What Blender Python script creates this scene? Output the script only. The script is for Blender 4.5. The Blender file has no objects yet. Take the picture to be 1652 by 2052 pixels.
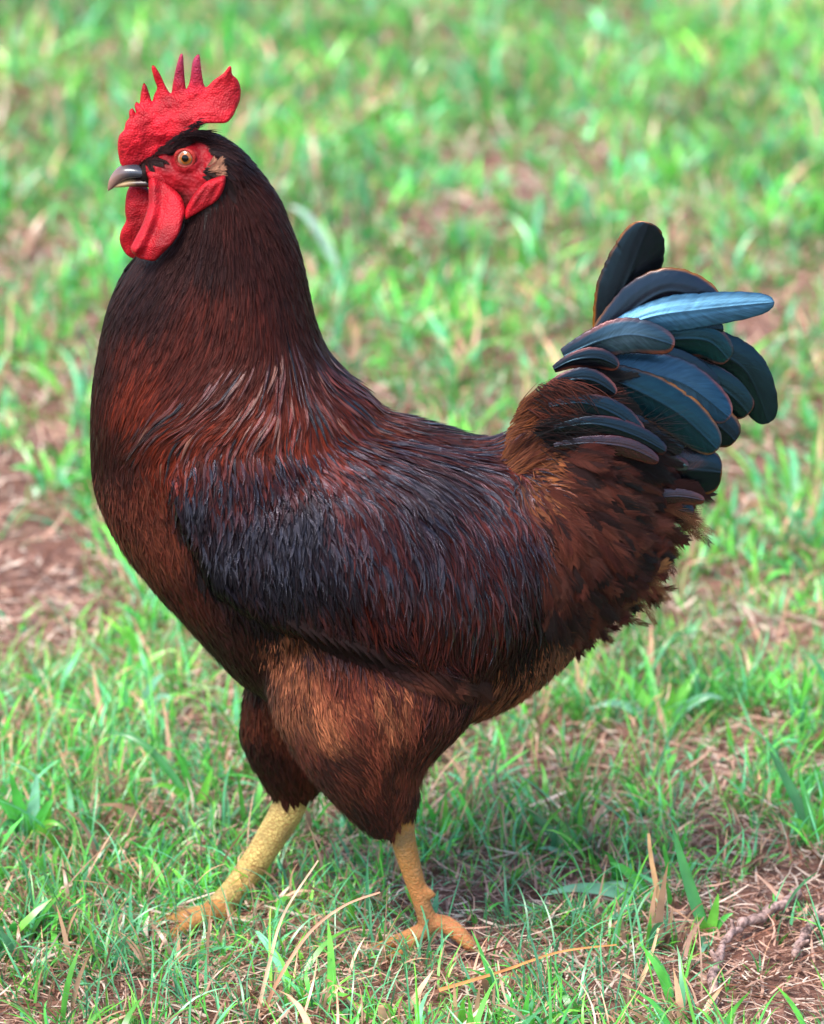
import bpy, bmesh, math, random
import numpy as np
from mathutils import Vector, Matrix
from mathutils.bvhtree import BVHTree
from mathutils.geometry import delaunay_2d_cdt

sc = bpy.context.scene
COL = sc.collection
rng = np.random.default_rng(7)
random.seed(7)

# ------------------------------------------------------------------ camera, world, sun, exposure
S = 0.00035                      # metres per photograph pixel in the rooster's plane
PITCH = math.radians(18.0)
DIST = 3.6
SP, CP = math.sin(PITCH), math.cos(PITCH)
CEN = np.array([0.0, 0.0, 0.3160])
CAM = CEN + DIST * np.array([0.0, -CP, SP])
FWD = np.array([0.0, CP, -SP]); UP = np.array([0.0, SP, CP]); RT = np.array([1.0, 0.0, 0.0])

cam = bpy.data.cameras.new("camera")
camo = bpy.data.objects.new("camera", cam)
COL.objects.link(camo)
camo.location = CAM
camo.rotation_euler = (math.pi / 2 - PITCH, 0, 0)
cam.sensor_fit = 'VERTICAL'
cam.sensor_height = 24.0
cam.lens = 24.0 * DIST / (2052 * S)
cam.clip_end = 2000
cam.dof.use_dof = True
cam.dof.focus_distance = DIST - 0.07
cam.dof.aperture_fstop = 4.8
sc.camera = camo

SUN_EL, SUN_AZ = math.radians(58), math.radians(218)   # azimuth from +Y clockwise
world = bpy.data.worlds.new("World"); sc.world = world
world.use_nodes = True
wn = world.node_tree
sky = wn.nodes.new('ShaderNodeTexSky'); sky.sky_type = 'NISHITA'; sky.sun_disc = False
sky.sun_elevation = SUN_EL; sky.sun_rotation = SUN_AZ
sky.air_density = 1.0; sky.dust_density = 2.0
bg = wn.nodes['Background']; bg.inputs[1].default_value = 0.15
wn.links.new(sky.outputs[0], bg.inputs[0])
sl = bpy.data.lights.new("sun", 'SUN'); sl.energy = 2.2; sl.angle = math.radians(25); sl.color = (1, .95, .87)
so = bpy.data.objects.new("sun", sl); COL.objects.link(so)
sd = Vector((math.sin(SUN_AZ) * math.cos(SUN_EL), math.cos(SUN_AZ) * math.cos(SUN_EL), math.sin(SUN_EL)))
so.rotation_euler = sd.to_track_quat('Z', 'Y').to_euler()
sc.view_settings.view_transform = 'Standard'
sc.view_settings.look = 'None'
sc.view_settings.exposure = 1.35
sc.view_settings.gamma = 1.0
sc.render.engine = 'CYCLES'
sc.cycles.max_bounces = 6
sc.cycles.use_denoising = True

# ------------------------------------------------------------------ pixel <-> world
def P(px, py, y=0.0):
    d = FWD * DIST + RT * (px - 826) * S + UP * (1026 - py) * S
    t = (y - CAM[1]) / d[1]
    return CAM + d * t
def PG(px, py, z=0.0):
    d = FWD * DIST + RT * (px - 826) * S + UP * (1026 - py) * S
    t = (z - CAM[2]) / d[2]
    return CAM + d * t
def proj(q):
    """world points (N,3) -> photograph px, py"""
    v = q - CAM
    dep = v @ FWD
    return 826 + (v @ RT) / dep * DIST / S, 1026 - (v @ UP) / dep * DIST / S
def projside(q):
    q = q.copy(); q[:, 1] = -np.abs(q[:, 1])
    return proj(q)

# ------------------------------------------------------------------ numpy noise
_lat = np.random.default_rng(3).random((256, 256))
def vnoise(x, y):
    xi = np.floor(x).astype(int); yi = np.floor(y).astype(int)
    fx = x - xi; fy = y - yi
    fx = fx * fx * (3 - 2 * fx); fy = fy * fy * (3 - 2 * fy)
    a = _lat[xi % 256, yi % 256]; b = _lat[(xi + 1) % 256, yi % 256]
    c = _lat[xi % 256, (yi + 1) % 256]; d = _lat[(xi + 1) % 256, (yi + 1) % 256]
    return (a * (1 - fx) + b * fx) * (1 - fy) + (c * (1 - fx) + d * fx) * fy
def fbm(x, y, o=4):
    s = 0; a = .5; t = 0
    for k in range(o):
        s = s + a * vnoise(x * 2 ** k + 13.7 * k, y * 2 ** k + 7.1 * k); t += a; a *= .5
    return s / t

# ------------------------------------------------------------------ mesh helpers
def mesh_np(name, V, F, mat=None, attrs=None, smooth=True, parent=None, link=True):
    """V (n,3), F (m,k) int array of quads or tris; attrs: dict name -> (n,3) colour or vector"""
    me = bpy.data.meshes.new(name)
    n = len(V); m, k = F.shape
    me.vertices.add(n); me.vertices.foreach_set('co', np.asarray(V, np.float32).ravel())
    me.loops.add(m * k); me.loops.foreach_set('vertex_index', F.astype(np.int32).ravel())
    me.polygons.add(m)
    me.polygons.foreach_set('loop_start', np.arange(0, m * k, k, dtype=np.int32))
    me.polygons.foreach_set('loop_total', np.full(m, k, np.int32))
    me.polygons.foreach_set('use_smooth', np.full(m, smooth, bool))
    me.update(calc_edges=True)
    for an, av in (attrs or {}).items():
        a = me.attributes.new(an, 'FLOAT_VECTOR', 'POINT')
        a.data.foreach_set('vector', np.asarray(av, np.float32).ravel())
    if mat: me.materials.append(mat)
    o = bpy.data.objects.new(name, me)
    if link:
        COL.objects.link(o)
        if parent: o.parent = parent
    return o
def mesh_py(name, V, F, mat=None, parent=None, smooth=True, attrs=None):
    me = bpy.data.meshes.new(name)
    me.from_pydata([tuple(v) for v in V], [], [tuple(int(i) for i in f) for f in F])
    me.polygons.foreach_set('use_smooth', np.full(len(me.polygons), smooth, bool))
    for an, av in (attrs or {}).items():
        a = me.attributes.new(an, 'FLOAT_VECTOR', 'POINT')
        a.data.foreach_set('vector', np.asarray(av, np.float32).ravel())
    if mat: me.materials.append(mat)
    o = bpy.data.objects.new(name, me); COL.objects.link(o)
    if parent: o.parent = parent
    return o
def tag(o, label, cat, group=None, kind=None):
    if label: o['label'] = label
    if cat: o['category'] = cat
    if group: o['group'] = group
    if kind: o['kind'] = kind
def catmull(pts, n=6, closed=False):
    pts = [np.asarray(p, float) for p in pts]; m = len(pts); out = []
    rngm = range(m) if closed else range(m - 1)
    for i in rngm:
        if closed: p0, p1, p2, p3 = pts[i - 1], pts[i], pts[(i + 1) % m], pts[(i + 2) % m]
        else: p0, p1, p2, p3 = pts[max(i - 1, 0)], pts[i], pts[i + 1], pts[min(i + 2, m - 1)]
        for k in range(n):
            t = k / n
            out.append(.5 * (2 * p1 + (p2 - p0) * t + (2 * p0 - 5 * p1 + 4 * p2 - p3) * t * t + (3 * p1 - p0 - 3 * p2 + p3) * t ** 3))
    if not closed: out.append(pts[-1])
    return np.array(out)
def loft(rings, nn=36, sub=5, yc=0.0, expo=2.0, correct=True):
    """rings: ((px,py),(px,py),halfdepth[,yc]) -> closed mesh V,F"""
    A = []
    for r in rings:
        yy = r[3] if len(r) > 3 else yc
        L = P(*r[0], yy); R = P(*r[1], yy)
        c = (L + R) / 2; h = (R - L) / 2; b = r[2]
        if correct:
            v = abs(h[2]) ; ln = np.linalg.norm(h)
            k = (v / ln)
            e = ln * ln - (b * math.tan(PITCH) * k) ** 2
            h = h * math.sqrt(max(e, (.3 * ln) ** 2)) / ln
        A.append(np.concatenate([c, h, [b]]))
    A = catmull(A, sub)
    t = np.linspace(0, 2 * np.pi, nn, endpoint=False)
    ct, st = np.cos(t), np.sin(t)
    ct = np.sign(ct) * np.abs(ct) ** (2 / expo); st = np.sign(st) * np.abs(st) ** (2 / expo)
    V = []; F = []
    for a in A:
        for i in range(nn):
            V.append(a[:3] + a[3:6] * ct[i] + np.array([0, a[6] * st[i], 0]))
    K = len(A)
    for k in range(K - 1):
        for i in range(nn):
            j = (i + 1) % nn
            F.append((k * nn + i, k * nn + j, (k + 1) * nn + j, (k + 1) * nn + i))
    V.append(A[0][:3]); V.append(A[-1][:3])
    for i in range(nn):
        j = (i + 1) % nn
        F.append((K * nn, j, i)); F.append((K * nn + 1, (K - 1) * nn + i, (K - 1) * nn + j))
    return V, F
def tube(pts, rad, nn=14, sub=4, flat=1.0, tipround=True):
    pts = [np.asarray(p, float) for p in pts]
    A = catmull([np.concatenate([p, [r]]) for p, r in zip(pts, rad)], sub)
    V = []; F = []; K = len(A); last = None
    for k in range(K):
        d = A[min(k + 1, K - 1)][:3] - A[max(k - 1, 0)][:3]; d /= np.linalg.norm(d) + 1e-12
        if last is None:
            up = np.array([0, 0, 1.]) if abs(d[2]) < .8 else np.array([0, 1., 0])
        else: up = last
        x = np.cross(up, d); x /= np.linalg.norm(x); u = np.cross(d, x); last = u
        for i in range(nn):
            a = 2 * math.pi * i / nn
            V.append(A[k][:3] + A[k][3] * (x * math.cos(a) * flat + u * math.sin(a)))
    for k in range(K - 1):
        for i in range(nn):
            j = (i + 1) % nn
            F.append((k * nn + i, k * nn + j, (k + 1) * nn + j, (k + 1) * nn + i))
    d0 = A[0][:3] - A[1][:3]; d0 /= np.linalg.norm(d0) + 1e-12
    d1 = A[-1][:3] - A[-2][:3]; d1 /= np.linalg.norm(d1) + 1e-12
    V.append(A[0][:3] + d0 * A[0][3] * .6); V.append(A[-1][:3] + d1 * A[-1][3] * .6)
    for i in range(nn):
        j = (i + 1) % nn
        F.append((K * nn, j, i)); F.append((K * nn + 1, (K - 1) * nn + i, (K - 1) * nn + j))
    return V, F
def join(parts):
    V = []; F = []
    for v, f in parts:
        o = len(V); V += list(v); F += [tuple(i + o for i in ff) for ff in f]
    return V, F
def poly_dist(poly, x, y):
    """signed distance (positive inside) to polygon, arrays"""
    poly = np.asarray(poly, float); n = len(poly)
    d = np.full(x.shape, 1e18); ins = np.zeros(x.shape, bool)
    for i in range(n):
        ax, ay = poly[i]; bx, by = poly[(i + 1) % n]
        ex, ey = bx - ax, by - ay
        t = np.clip(((x - ax) * ex + (y - ay) * ey) / (ex * ex + ey * ey + 1e-12), 0, 1)
        d = np.minimum(d, (x - ax - t * ex) ** 2 + (y - ay - t * ey) ** 2)
        c = ((ay > y) != (by > y)) & (x < (bx - ax) * (y - ay) / (by - ay + 1e-12) + ax)
        ins ^= c
    d = np.sqrt(d)
    return np.where(ins, d, -d)
def inflate(name, poly, y0, thick, rnd, spacing, mat, parent, edge=.25, relief=None, sub=3, rgh=.0):
    """solid shape from an outline (photo px): both faces, real thickness (metres).  y0, thick: functions of px arrays"""
    poly = catmull([np.array(p, float) for p in poly], sub, closed=True)
    xs = np.arange(poly[:, 0].min(), poly[:, 0].max(), spacing)
    ys = np.arange(poly[:, 1].min(), poly[:, 1].max(), spacing)
    gx, gy = np.meshgrid(xs, ys); gx = gx + (np.arange(len(ys)) % 2)[:, None] * spacing / 2
    gx = gx.ravel(); gy = gy.ravel()
    d = poly_dist(poly, gx, gy)
    k = d > spacing * .55
    pts = [Vector((a, b)) for a, b in poly] + [Vector((a, b)) for a, b in zip(gx[k], gy[k])]
    n0 = len(poly)
    r = delaunay_2d_cdt(pts, [], [list(range(n0))], 1, 1e-4)
    vv = np.array([[v[0], v[1]] for v in r[0]]); tris = [tuple(f) for f in r[2]]
    dd = np.maximum(poly_dist(poly, vv[:, 0], vv[:, 1]), 0)
    q = np.clip(dd / rnd, 0, 1)
    h = thick(vv[:, 0], vv[:, 1]) * (edge * (dd > 1e-3) + (1 - edge) * np.sqrt(1 - (1 - q) ** 2))
    if relief is not None: h = h + relief(vv[:, 0], vv[:, 1]) * np.clip(q * 2, 0, 1)
    yy = y0(vv[:, 0], vv[:, 1])
    base = np.array([P(a, b, 0.0) for a, b in vv])
    # keep true vertical plane shape, push out in depth
    Fv = base + np.stack([0 * h, yy - h, 0 * h], 1)
    Fv[:, 2] -= 0
    Bv = base + np.stack([0 * h, yy + h, 0 * h], 1)
    # re-place so that the front face projects where it was traced
    sh = np.array([P(a, b, c) for (a, b), c in zip(vv, yy)]) - base
    Fv += sh * np.array([1, 0, 1]); Bv += sh * np.array([1, 0, 1])
    nv = len(vv)
    edgev = dd < 1e-3
    V = np.concatenate([Fv, Bv]); idx = np.arange(2 * nv); 
    F = []
    for t in tris:
        a = tuple(t); F.append(a)
        F.append(tuple((i if edgev[i] else i + nv) for i in reversed(a)))
    bm = bmesh.new(); bvs = [bm.verts.new(v) for v in V]
    for f in F:
        try: bm.faces.new([bvs[i] for i in f])
        except ValueError: pass
    bmesh.ops.delete(bm, geom=[v for v in bm.verts if not v.link_faces], context='VERTS')
    bmesh.ops.recalc_face_normals(bm, faces=bm.faces)
    for f in bm.faces: f.smooth = True
    me = bpy.data.meshes.new(name); bm.to_mesh(me); bm.free()
    me.materials.append(mat)
    o = bpy.data.objects.new(name, me); COL.objects.link(o)
    if parent: o.parent = parent
    return o

# ------------------------------------------------------------------ materials
class NT:
    def __init__(s, name):
        s.m = bpy.data.materials.new(name); s.m.use_nodes = True
        s.t = s.m.node_tree; s.b = s.t.nodes['Principled BSDF']; s.out = s.t.nodes['Material Output']
    def n(s, t, **kw):
        x = s.t.nodes.new('ShaderNode' + t)
        for k, v in kw.items(): setattr(x, k, v)
        return x
    def l(s, a, b): s.t.links.new(a, b)
    def val(s, x):
        return x
    def math(s, op, a, b=None, clamp=False):
        x = s.n('Math', operation=op); x.use_clamp = clamp
        for i, v in enumerate((a, b)):
            if v is None: continue
            if isinstance(v, (int, float)): x.inputs[i].default_value = v
            else: s.l(v, x.inputs[i])
        return x.outputs[0]
    def mix(s, f, a, b, mode='MIX'):
        x = s.n('Mix', data_type='RGBA', blend_type=mode)
        for k, v in ((0, f), (6, a), (7, b)):
            if isinstance(v, (int, float)): x.inputs[k].default_value = v
            elif isinstance(v, tuple): x.inputs[k].default_value = v if len(v) == 4 else (*v, 1)
            else: s.l(v, x.inputs[k])
        return x.outputs[2]
    def noise(s, vec, scale, detail=3, rough=.5, out=0):
        x = s.n('TexNoise'); x.inputs['Scale'].default_value = scale; x.inputs['Detail'].default_value = detail
        x.inputs['Roughness'].default_value = rough
        if vec is not None: s.l(vec, x.inputs['Vector'])
        return x.outputs[out]
    def ramp(s, fac, stops):
        x = s.n('ValToRGB'); e = x.color_ramp.elements
        while len(e) < len(stops): e.new(.5)
        for i, (p, c) in enumerate(stops):
            e[i].position = p; e[i].color = (*c, 1) if len(c) == 3 else c
        s.l(fac, x.inputs[0]); return x.outputs[0]
    def bump(s, h, strength, dist, normal=None):
        x = s.n('Bump'); x.inputs['Strength'].default_value = strength; x.inputs['Distance'].default_value = dist
        s.l(h, x.inputs['Height'])
        if normal is not None: s.l(normal, x.inputs['Normal'])
        return x.outputs[0]
    def attr(s, name, out=1):
        x = s.n('Attribute', attribute_name=name); return x.outputs[out]
    def sep(s, v):
        x = s.n('SeparateXYZ'); s.l(v, x.inputs[0]); return x.outputs
    def comb(s, a, b, c):
        x = s.n('CombineXYZ')
        for i, v in enumerate((a, b, c)):
            if isinstance(v, (int, float)): x.inputs[i].default_value = v
            else: s.l(v, x.inputs[i])
        return x.outputs[0]
    def pos(s):
        return s.n('NewGeometry').outputs['Position']

def mat_blade(name, trans=.35, rough=.38, spec=.5):
    t = NT(name)
    col = t.attr('col')
    nz = t.noise(t.pos(), 60, 2)
    c = t.mix(1.0, col, t.ramp(nz, [(.3, (.72, .72, .72)), (.7, (1.25, 1.25, 1.25))]), 'MULTIPLY')
    t.l(c, t.b.inputs['Base Color'])
    t.b.inputs['Roughness'].default_value = rough
    t.b.inputs['Specular IOR Level'].default_value = spec
    tr = t.n('BsdfTranslucent'); t.l(c, tr.inputs['Color'])
    mx = t.n('MixShader'); mx.inputs[0].default_value = trans
    t.l(t.b.outputs[0], mx.inputs[1]); t.l(tr.outputs[0], mx.inputs[2]); t.l(mx.outputs[0], t.out.inputs[0])
    return t.m
def mat_feather(name, rough=.36, spec=.6, streak=.5, coat=0.0, metal=0.0, sheen=0.0, freq=9.0, aniso=0.0, tr=0.0, tint=(1, 1, 1)):
    t = NT(name); t.b.inputs['Specular Tint'].default_value = (*tint, 1)
    col = t.attr('col'); u, v, r = t.sep(t.attr('fuv'))
    au = t.math('ABSOLUTE', u)
    vec = t.comb(t.math('MULTIPLY', u, freq), t.math('SUBTRACT', t.math('MULTIPLY', v, 2.5), t.math('MULTIPLY', au, 1.4)), t.math('MULTIPLY', r, 91.0))
    nz = t.noise(vec, 1.0, 4, .65)
    lo, hi = 1 - streak, 1 + streak
    c = t.mix(1.0, col, t.ramp(nz, [(.3, (lo,) * 3), (.7, (hi,) * 3)]), 'MULTIPLY')
    t.l(c, t.b.inputs['Base Color'])
    rg = t.math('ADD', t.math('MULTIPLY', t.math('SUBTRACT', nz, .5), .35), rough, True)
    t.l(rg, t.b.inputs['Roughness'])
    t.b.inputs['Specular IOR Level'].default_value = spec
    t.b.inputs['Metallic'].default_value = metal
    t.b.inputs['Coat Weight'].default_value = coat; t.b.inputs['Coat Roughness'].default_value = .3
    t.b.inputs['Sheen Weight'].default_value = sheen
    t.l(t.bump(nz, .7, .0012), t.b.inputs['Normal'])
    if tr > 0:
        q = t.n('BsdfTranslucent'); t.l(c, q.inputs['Color'])
        mx = t.n('MixShader'); mx.inputs[0].default_value = tr
        t.l(t.b.outputs[0], mx.inputs[1]); t.l(q.outputs[0], mx.inputs[2]); t.l(mx.outputs[0], t.out.inputs[0])
    return t.m
def mat_red(name, base=(.62, .012, .022), bumpd=.0011, scale=700, purple=False):
    t = NT(name); p = t.pos()
    n1 = t.noise(p, 60, 3); n2 = t.noise(p, 25, 2)
    vo = t.n('TexVoronoi'); vo.inputs['Scale'].default_value = scale; t.l(p, vo.inputs['Vector'])
    c = t.mix(t.ramp(n1, [(.35, (0,) * 3), (.7, (1,) * 3)]), tuple(x * .42 for x in base), tuple(x * 1.1 for x in base))
    c = t.mix(t.math('MULTIPLY', t.math('SUBTRACT', n2, .45, True), 1.2, True), c, (.60, .03, .04))
    if purple:
        z = t.sep(p)[2]
        x = t.sep(p)[0]
        f = t.ramp(z, [(0, (0,) * 3), (1, (1,) * 3)])
        mr = t.n('MapRange'); t.l(z, mr.inputs[0]); mr.inputs[1].default_value = purple[0]; mr.inputs[2].default_value = purple[1]
        m2 = t.n('MapRange'); t.l(x, m2.inputs[0]); m2.inputs[1].default_value = purple[2]; m2.inputs[2].default_value = purple[3]
        m3 = t.n('MapRange'); t.l(x, m3.inputs[0]); m3.inputs[1].default_value = purple[5]; m3.inputs[2].default_value = purple[4]
        f = t.math('MULTIPLY', t.math('MULTIPLY', mr.outputs[0], m2.outputs[0]), m3.outputs[0])
        c = t.mix(t.math('MULTIPLY', f, .85), c, (.32, .04, .10))
    vd = vo.outputs['Distance']
    c = t.mix(t.math('MULTIPLY', t.math('SUBTRACT', vd, .4, True), .9, True), c, tuple(x * .5 for x in base))
    t.l(c, t.b.inputs['Base Color'])
    t.b.inputs['Roughness'].default_value = .55
    t.b.inputs['Specular IOR Level'].default_value = .25
    t.b.inputs['Subsurface Weight'].default_value = .25
    t.b.inputs['Subsurface Radius'].default_value = (.004, .0008, .0006)
    t.b.inputs['Subsurface Scale'].default_value = .6
    nb = t.bump(t.math('SUBTRACT', 1.0, vd), .8, bumpd)
    nb = t.bump(n1, .5, .002, nb)
    t.l(nb, t.b.inputs['Normal'])
    return t.m
def mat_simple(name, base, rough=.5, noise=40, var=.35, bumpd=.0005, spec=.5, coat=0):
    t = NT(name); p = t.pos()
    n1 = t.noise(p, noise, 4)
    c = t.mix(t.ramp(n1, [(.3, (0,) * 3), (.7, (1,) * 3)]), tuple(x * (1 - var) for x in base), tuple(min(1, x * (1 + var)) for x in base))
    t.l(c, t.b.inputs['Base Color']); t.b.inputs['Roughness'].default_value = rough
    t.b.inputs['Specular IOR Level'].default_value = spec; t.b.inputs['Coat Weight'].default_value = coat
    t.l(t.bump(n1, .5, bumpd), t.b.inputs['Normal'])
    return t.m

def mat_soil():
    t = NT('soil'); p = t.pos()
    a = t.noise(p, 7, 5, .6); b = t.noise(p, 60, 5, .7); c3 = t.noise(p, 320, 3, .7)
    c = t.ramp(b, [(.25, (.03, .012, .008)), (.5, (.16, .068, .045)), (.75, (.44, .26, .20))])
    c = t.mix(t.ramp(a, [(.4, (0,) * 3), (.65, (1,) * 3)]), c, (.30, .14, .10))
    c = t.mix(t.ramp(c3, [(.62, (0,) * 3), (.72, (1,) * 3)]), c, (.45, .36, .28))
    t.l(c, t.b.inputs['Base Color']); t.b.inputs['Roughness'].default_value = .9
    nb = t.bump(b, .9, .012); nb = t.bump(c3, .7, .003, nb)
    t.l(nb, t.b.inputs['Normal'])
    return t.m
def mat_bodyskin():
    t = NT('rooster_skin'); p = t.pos()
    col = t.attr('col')
    n1 = t.noise(p, 90, 4, .6)
    vo = t.n('TexVoronoi'); vo.inputs['Scale'].default_value = 420; t.l(p, vo.inputs['Vector'])
    c = t.mix(1.0, col, t.ramp(n1, [(.3, (.6,) * 3), (.7, (1.25,) * 3)]), 'MULTIPLY')
    msk = t.sep(t.attr('fuv'))[0]
    mp = t.n('Mapping'); t.l(p, mp.inputs['Vector']); mp.inputs['Scale'].default_value = (1, 1, 1.5)
    sc_ = t.n('TexVoronoi', feature='DISTANCE_TO_EDGE'); sc_.inputs['Scale'].default_value = 270; t.l(mp.outputs[0], sc_.inputs['Vector'])
    ed = t.ramp(sc_.outputs['Distance'], [(0, (0,) * 3), (.12, (1,) * 3)])
    n5 = t.noise(p, 45, 3)
    c = t.mix(t.math('MULTIPLY', msk, t.math('SUBTRACT', 1.0, ed)), c, (.32, .17, .06))
    c = t.mix(t.math('MULTIPLY', msk, t.math('MULTIPLY', t.math('SUBTRACT', n5, .5, True), 4.0, True)), c, (.22, .13, .06))
    t.l(c, t.b.inputs['Base Color']); t.b.inputs['Roughness'].default_value = .5; t.b.inputs['Specular IOR Level'].default_value = .15
    nb = t.bump(n1, .6, .0016); nb = t.bump(vo.outputs['Distance'], .6, .0009, nb); nb = t.bump(t.math('MULTIPLY', ed, msk), .5, .0004, nb)
    t.l(nb, t.b.inputs['Normal'])
    return t.m

M_SOIL = mat_soil()
M_GRASS = mat_blade('grass_blade', .35, .30, .7)
M_STRAW = mat_blade('dry_straw', .15, .6, .3)
M_HACK = mat_feather('hackle_feather', .30, .26, .6, freq=5, tint=(1, .50, .45))
M_WING = mat_feather('wing_feather', .26, .24, .6, freq=3, tint=(.86, .80, 1))
M_CAPE = mat_feather('cape_feather', .26, .5, .5, freq=5, tint=(1, .85, .95))
M_BREAST = mat_feather('breast_feather', .45, .2, .4, tint=(1, .7, .65))
M_FLUFF = mat_feather('fluff_feather', .55, .2, .4, sheen=.03, tr=.12)
def mat_tail():
    t = NT('tail_feather'); col = t.attr('col'); u, v, r_ = t.sep(t.attr('fuv')); au = t.math('ABSOLUTE', u)
    bar = t.math('SUBTRACT', v, t.math('MULTIPLY', au, 1.1))
    vec = t.comb(t.math('MULTIPLY', bar, 26.0), t.math('MULTIPLY', u, 1.2), t.math('MULTIPLY', r_, 50.0))
    n1 = t.noise(vec, 1.0, 3, .6)
    vec2 = t.comb(t.math('MULTIPLY', bar, 4.0), t.math('MULTIPLY', u, 2.0), t.math('MULTIPLY', r_, 70.0))
    n2 = t.noise(vec2, 1.0, 2, .5)
    c = t.mix(1.0, col, t.ramp(n1, [(.3, (.78,) * 3), (.7, (1.22,) * 3)]), 'MULTIPLY')
    c = t.mix(1.0, c, t.ramp(n2, [(.3, (.7,) * 3), (.7, (1.3,) * 3)]), 'MULTIPLY')
    t.l(c, t.b.inputs['Base Color']); t.b.inputs['Metallic'].default_value = .35
    t.b.inputs['Roughness'].default_value = .27; t.b.inputs['Specular IOR Level'].default_value = .75
    t.b.inputs['Specular Tint'].default_value = (.35, .72, 1, 1)
    t.l(t.bump(n1, .35, .0003), t.b.inputs['Normal'])
    return t.m
M_TAIL = mat_tail()
_z1, _z2 = P(360, 190)[2], P(360, 125)[2]; _xa, _xb, _xc, _xd = P(336, 150)[0], P(350, 150)[0], P(405, 150)[0], P(416, 150)[0]
M_COMB = mat_red('comb_skin', (.56, .005, .018), .0007, 700, purple=(_z1, _z2, _xa, _xb, _xc, _xd))
M_WATT = mat_red('wattle_skin', (.46, .004, .014), .0006, 800)
M_SKIN = mat_bodyskin()

# ================================================================== GROUND
def gz(x, y):
    r = np.hypot(x, y)
    h = (fbm(x * 3 + 40, y * 3 + 40, 3) - .5) * .03 + (fbm(x * 14 + 9, y * 14 + 2, 3) - .5) * .014
    k = np.clip((r - .12) / .5, .12, 1)
    far = (fbm(x * .06 + 5, y * .06 + 8, 3) - .5) * np.clip((r - 12) / 60, 0, 1) * 2.5
    return h * k + far
def build_ground():
    n = 520
    s = np.linspace(-1, 1, n)
    g = np.sinh(s * 7.2) / np.sinh(7.2)
    gx = g * 260; 
    X, Y = np.meshgrid(gx, gx + 1.2)
    Z = gz(X, Y)
    V = np.stack([X, Y, Z], -1).reshape(-1, 3)
    i = np.arange(n - 1)
    a = (i[:, None] * n + i[None, :]).ravel()
    F = np.stack([a, a + 1, a + n + 1, a + n], 1)
    o = mesh_np('ground', V, F, M_SOIL)
    tag(o, 'reddish brown bare soil showing through the thin lawn', 'ground', kind='structure')
build_ground()

# bare patches: photo px, radius px-ish on ground (x,y metres), strength
bare = []
for px, py, rx, ry, s in [(60, 900, .05, .22, .9), (60, 1130, .07, .12, 1), (230, 1110, .05, .05, .5), (60, 1250, .07, .10, .9), (40, 560, .05, .14, .9), (130, 480, .04, .1, .6),
                          (900, 290, .05, .16, .8), (960, 345, .05, .12, .9), (1080, 380, .05, .10, .9), (760, 480, .05, .10, .8), (900, 480, .05, .07, .8), (1030, 470, .06, .07, .9), (1190, 465, .05, .10, .8), (1010, 130, .04, .14, .7), (700, 330, .05, .1, .5), (1300, 260, .04, .12, .6), (1500, 640, .06, .08, .7),
                          (1180, 100, .10, .35, .7), (220, 90, .05, .3, .9), (40, 130, .05, .2, .8), (940, 60, .05, .2, .6), (1380, 560, .05, .1, .4),
                          (1500, 930, .04, .10, .9), (1540, 1020, .06, .10, .9), (1560, 620, .05, .12, .8), (1420, 470, .05, .1, .5),
                          (1130, 1480, .10, .08, .75), (1200, 1600, .10, .10, .6), (1500, 1560, .08, .08, .5), (1450, 1760, .08, .06, .7), (1100, 1850, .14, .07, .65),
                          (950, 1990, .20, .05, .7), (300, 1890, .14, .05, .6), (330, 1560, .04, .08, .6), (640, 1700, .05, .08, .5), (1600, 1880, .07, .08, .5),
                          (1350, 2000, .16, .05, .6), (60, 2000, .1, .05, .5), (500, 1960, .1, .04, .4), (1560, 1250, .04, .06, .5), (1370, 1120, .03, .05, .4)]:
    q = PG(px, py); bare.append((q[0], q[1], rx, ry, s))
lush = []
for px, py, rx, ry, s in [(80, 1600, .06, .07, 1), (370, 1560, .05, .06, .8), (250, 1330, .08, .08, .8), (1450, 1400, .12, .08, 1), (1250, 1380, .08, .06, .8), (1600, 1150, .05, .08, .7), (700, 560, .10, .2, .8),
                          (1000, 640, .12, .2, .8), (1500, 330, .12, .3, .9), (750, 180, .15, .4, .7), (1560, 60, .1, .4, .9), (150, 300, .12, .3, .8), (120, 1000, .06, .06, .9), (480, 170, .1, .3, .7)]:
    q = PG(px, py); lush.append((q[0], q[1], rx, ry, s))
clear = []
for px, py, rx, ry, s in [(1170, 1800, .045, .035, .75), (1250, 1770, .03, .03, .6), (1500, 1880, .035, .04, .6), (400, 1870, .05, .035, .6), (930, 1915, .045, .035, .9), (1440, 1960, .03, .05, .8), (1610, 1900, .03, .04, .7), (1080, 1930, .06, .025, .75), (1400, 1750, .02, .05, .5), (940, 1905, .03, .03, .7), (640, 1900, .05, .03, .45)]:
    q = PG(px, py); clear.append((q[0], q[1], rx, ry, s))
def density(x, y):
    d = .38 + 1.35 * (fbm(x * 6 + 3, y * 4 + 3, 4) - .42) + 1.1 * (fbm(x * 22, y * 16, 2) - .5)
    for bx, by, rx, ry, s in bare:
        e = np.exp(-((x - bx) / rx) ** 2 - ((y - by) / ry) ** 2); d = d - .55 * s * e
    for bx, by, rx, ry, s in clear:
        d = d * (1 - s * np.exp(-((x - bx) / rx) ** 2 - ((y - by) / ry) ** 2))
    for bx, by, rx, ry, s in lush:
        e = np.exp(-((x - bx) / rx) ** 2 - ((y - by) / ry) ** 2); d = d + .5 * s * e
    return np.clip(d, .03, 1.1)

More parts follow.
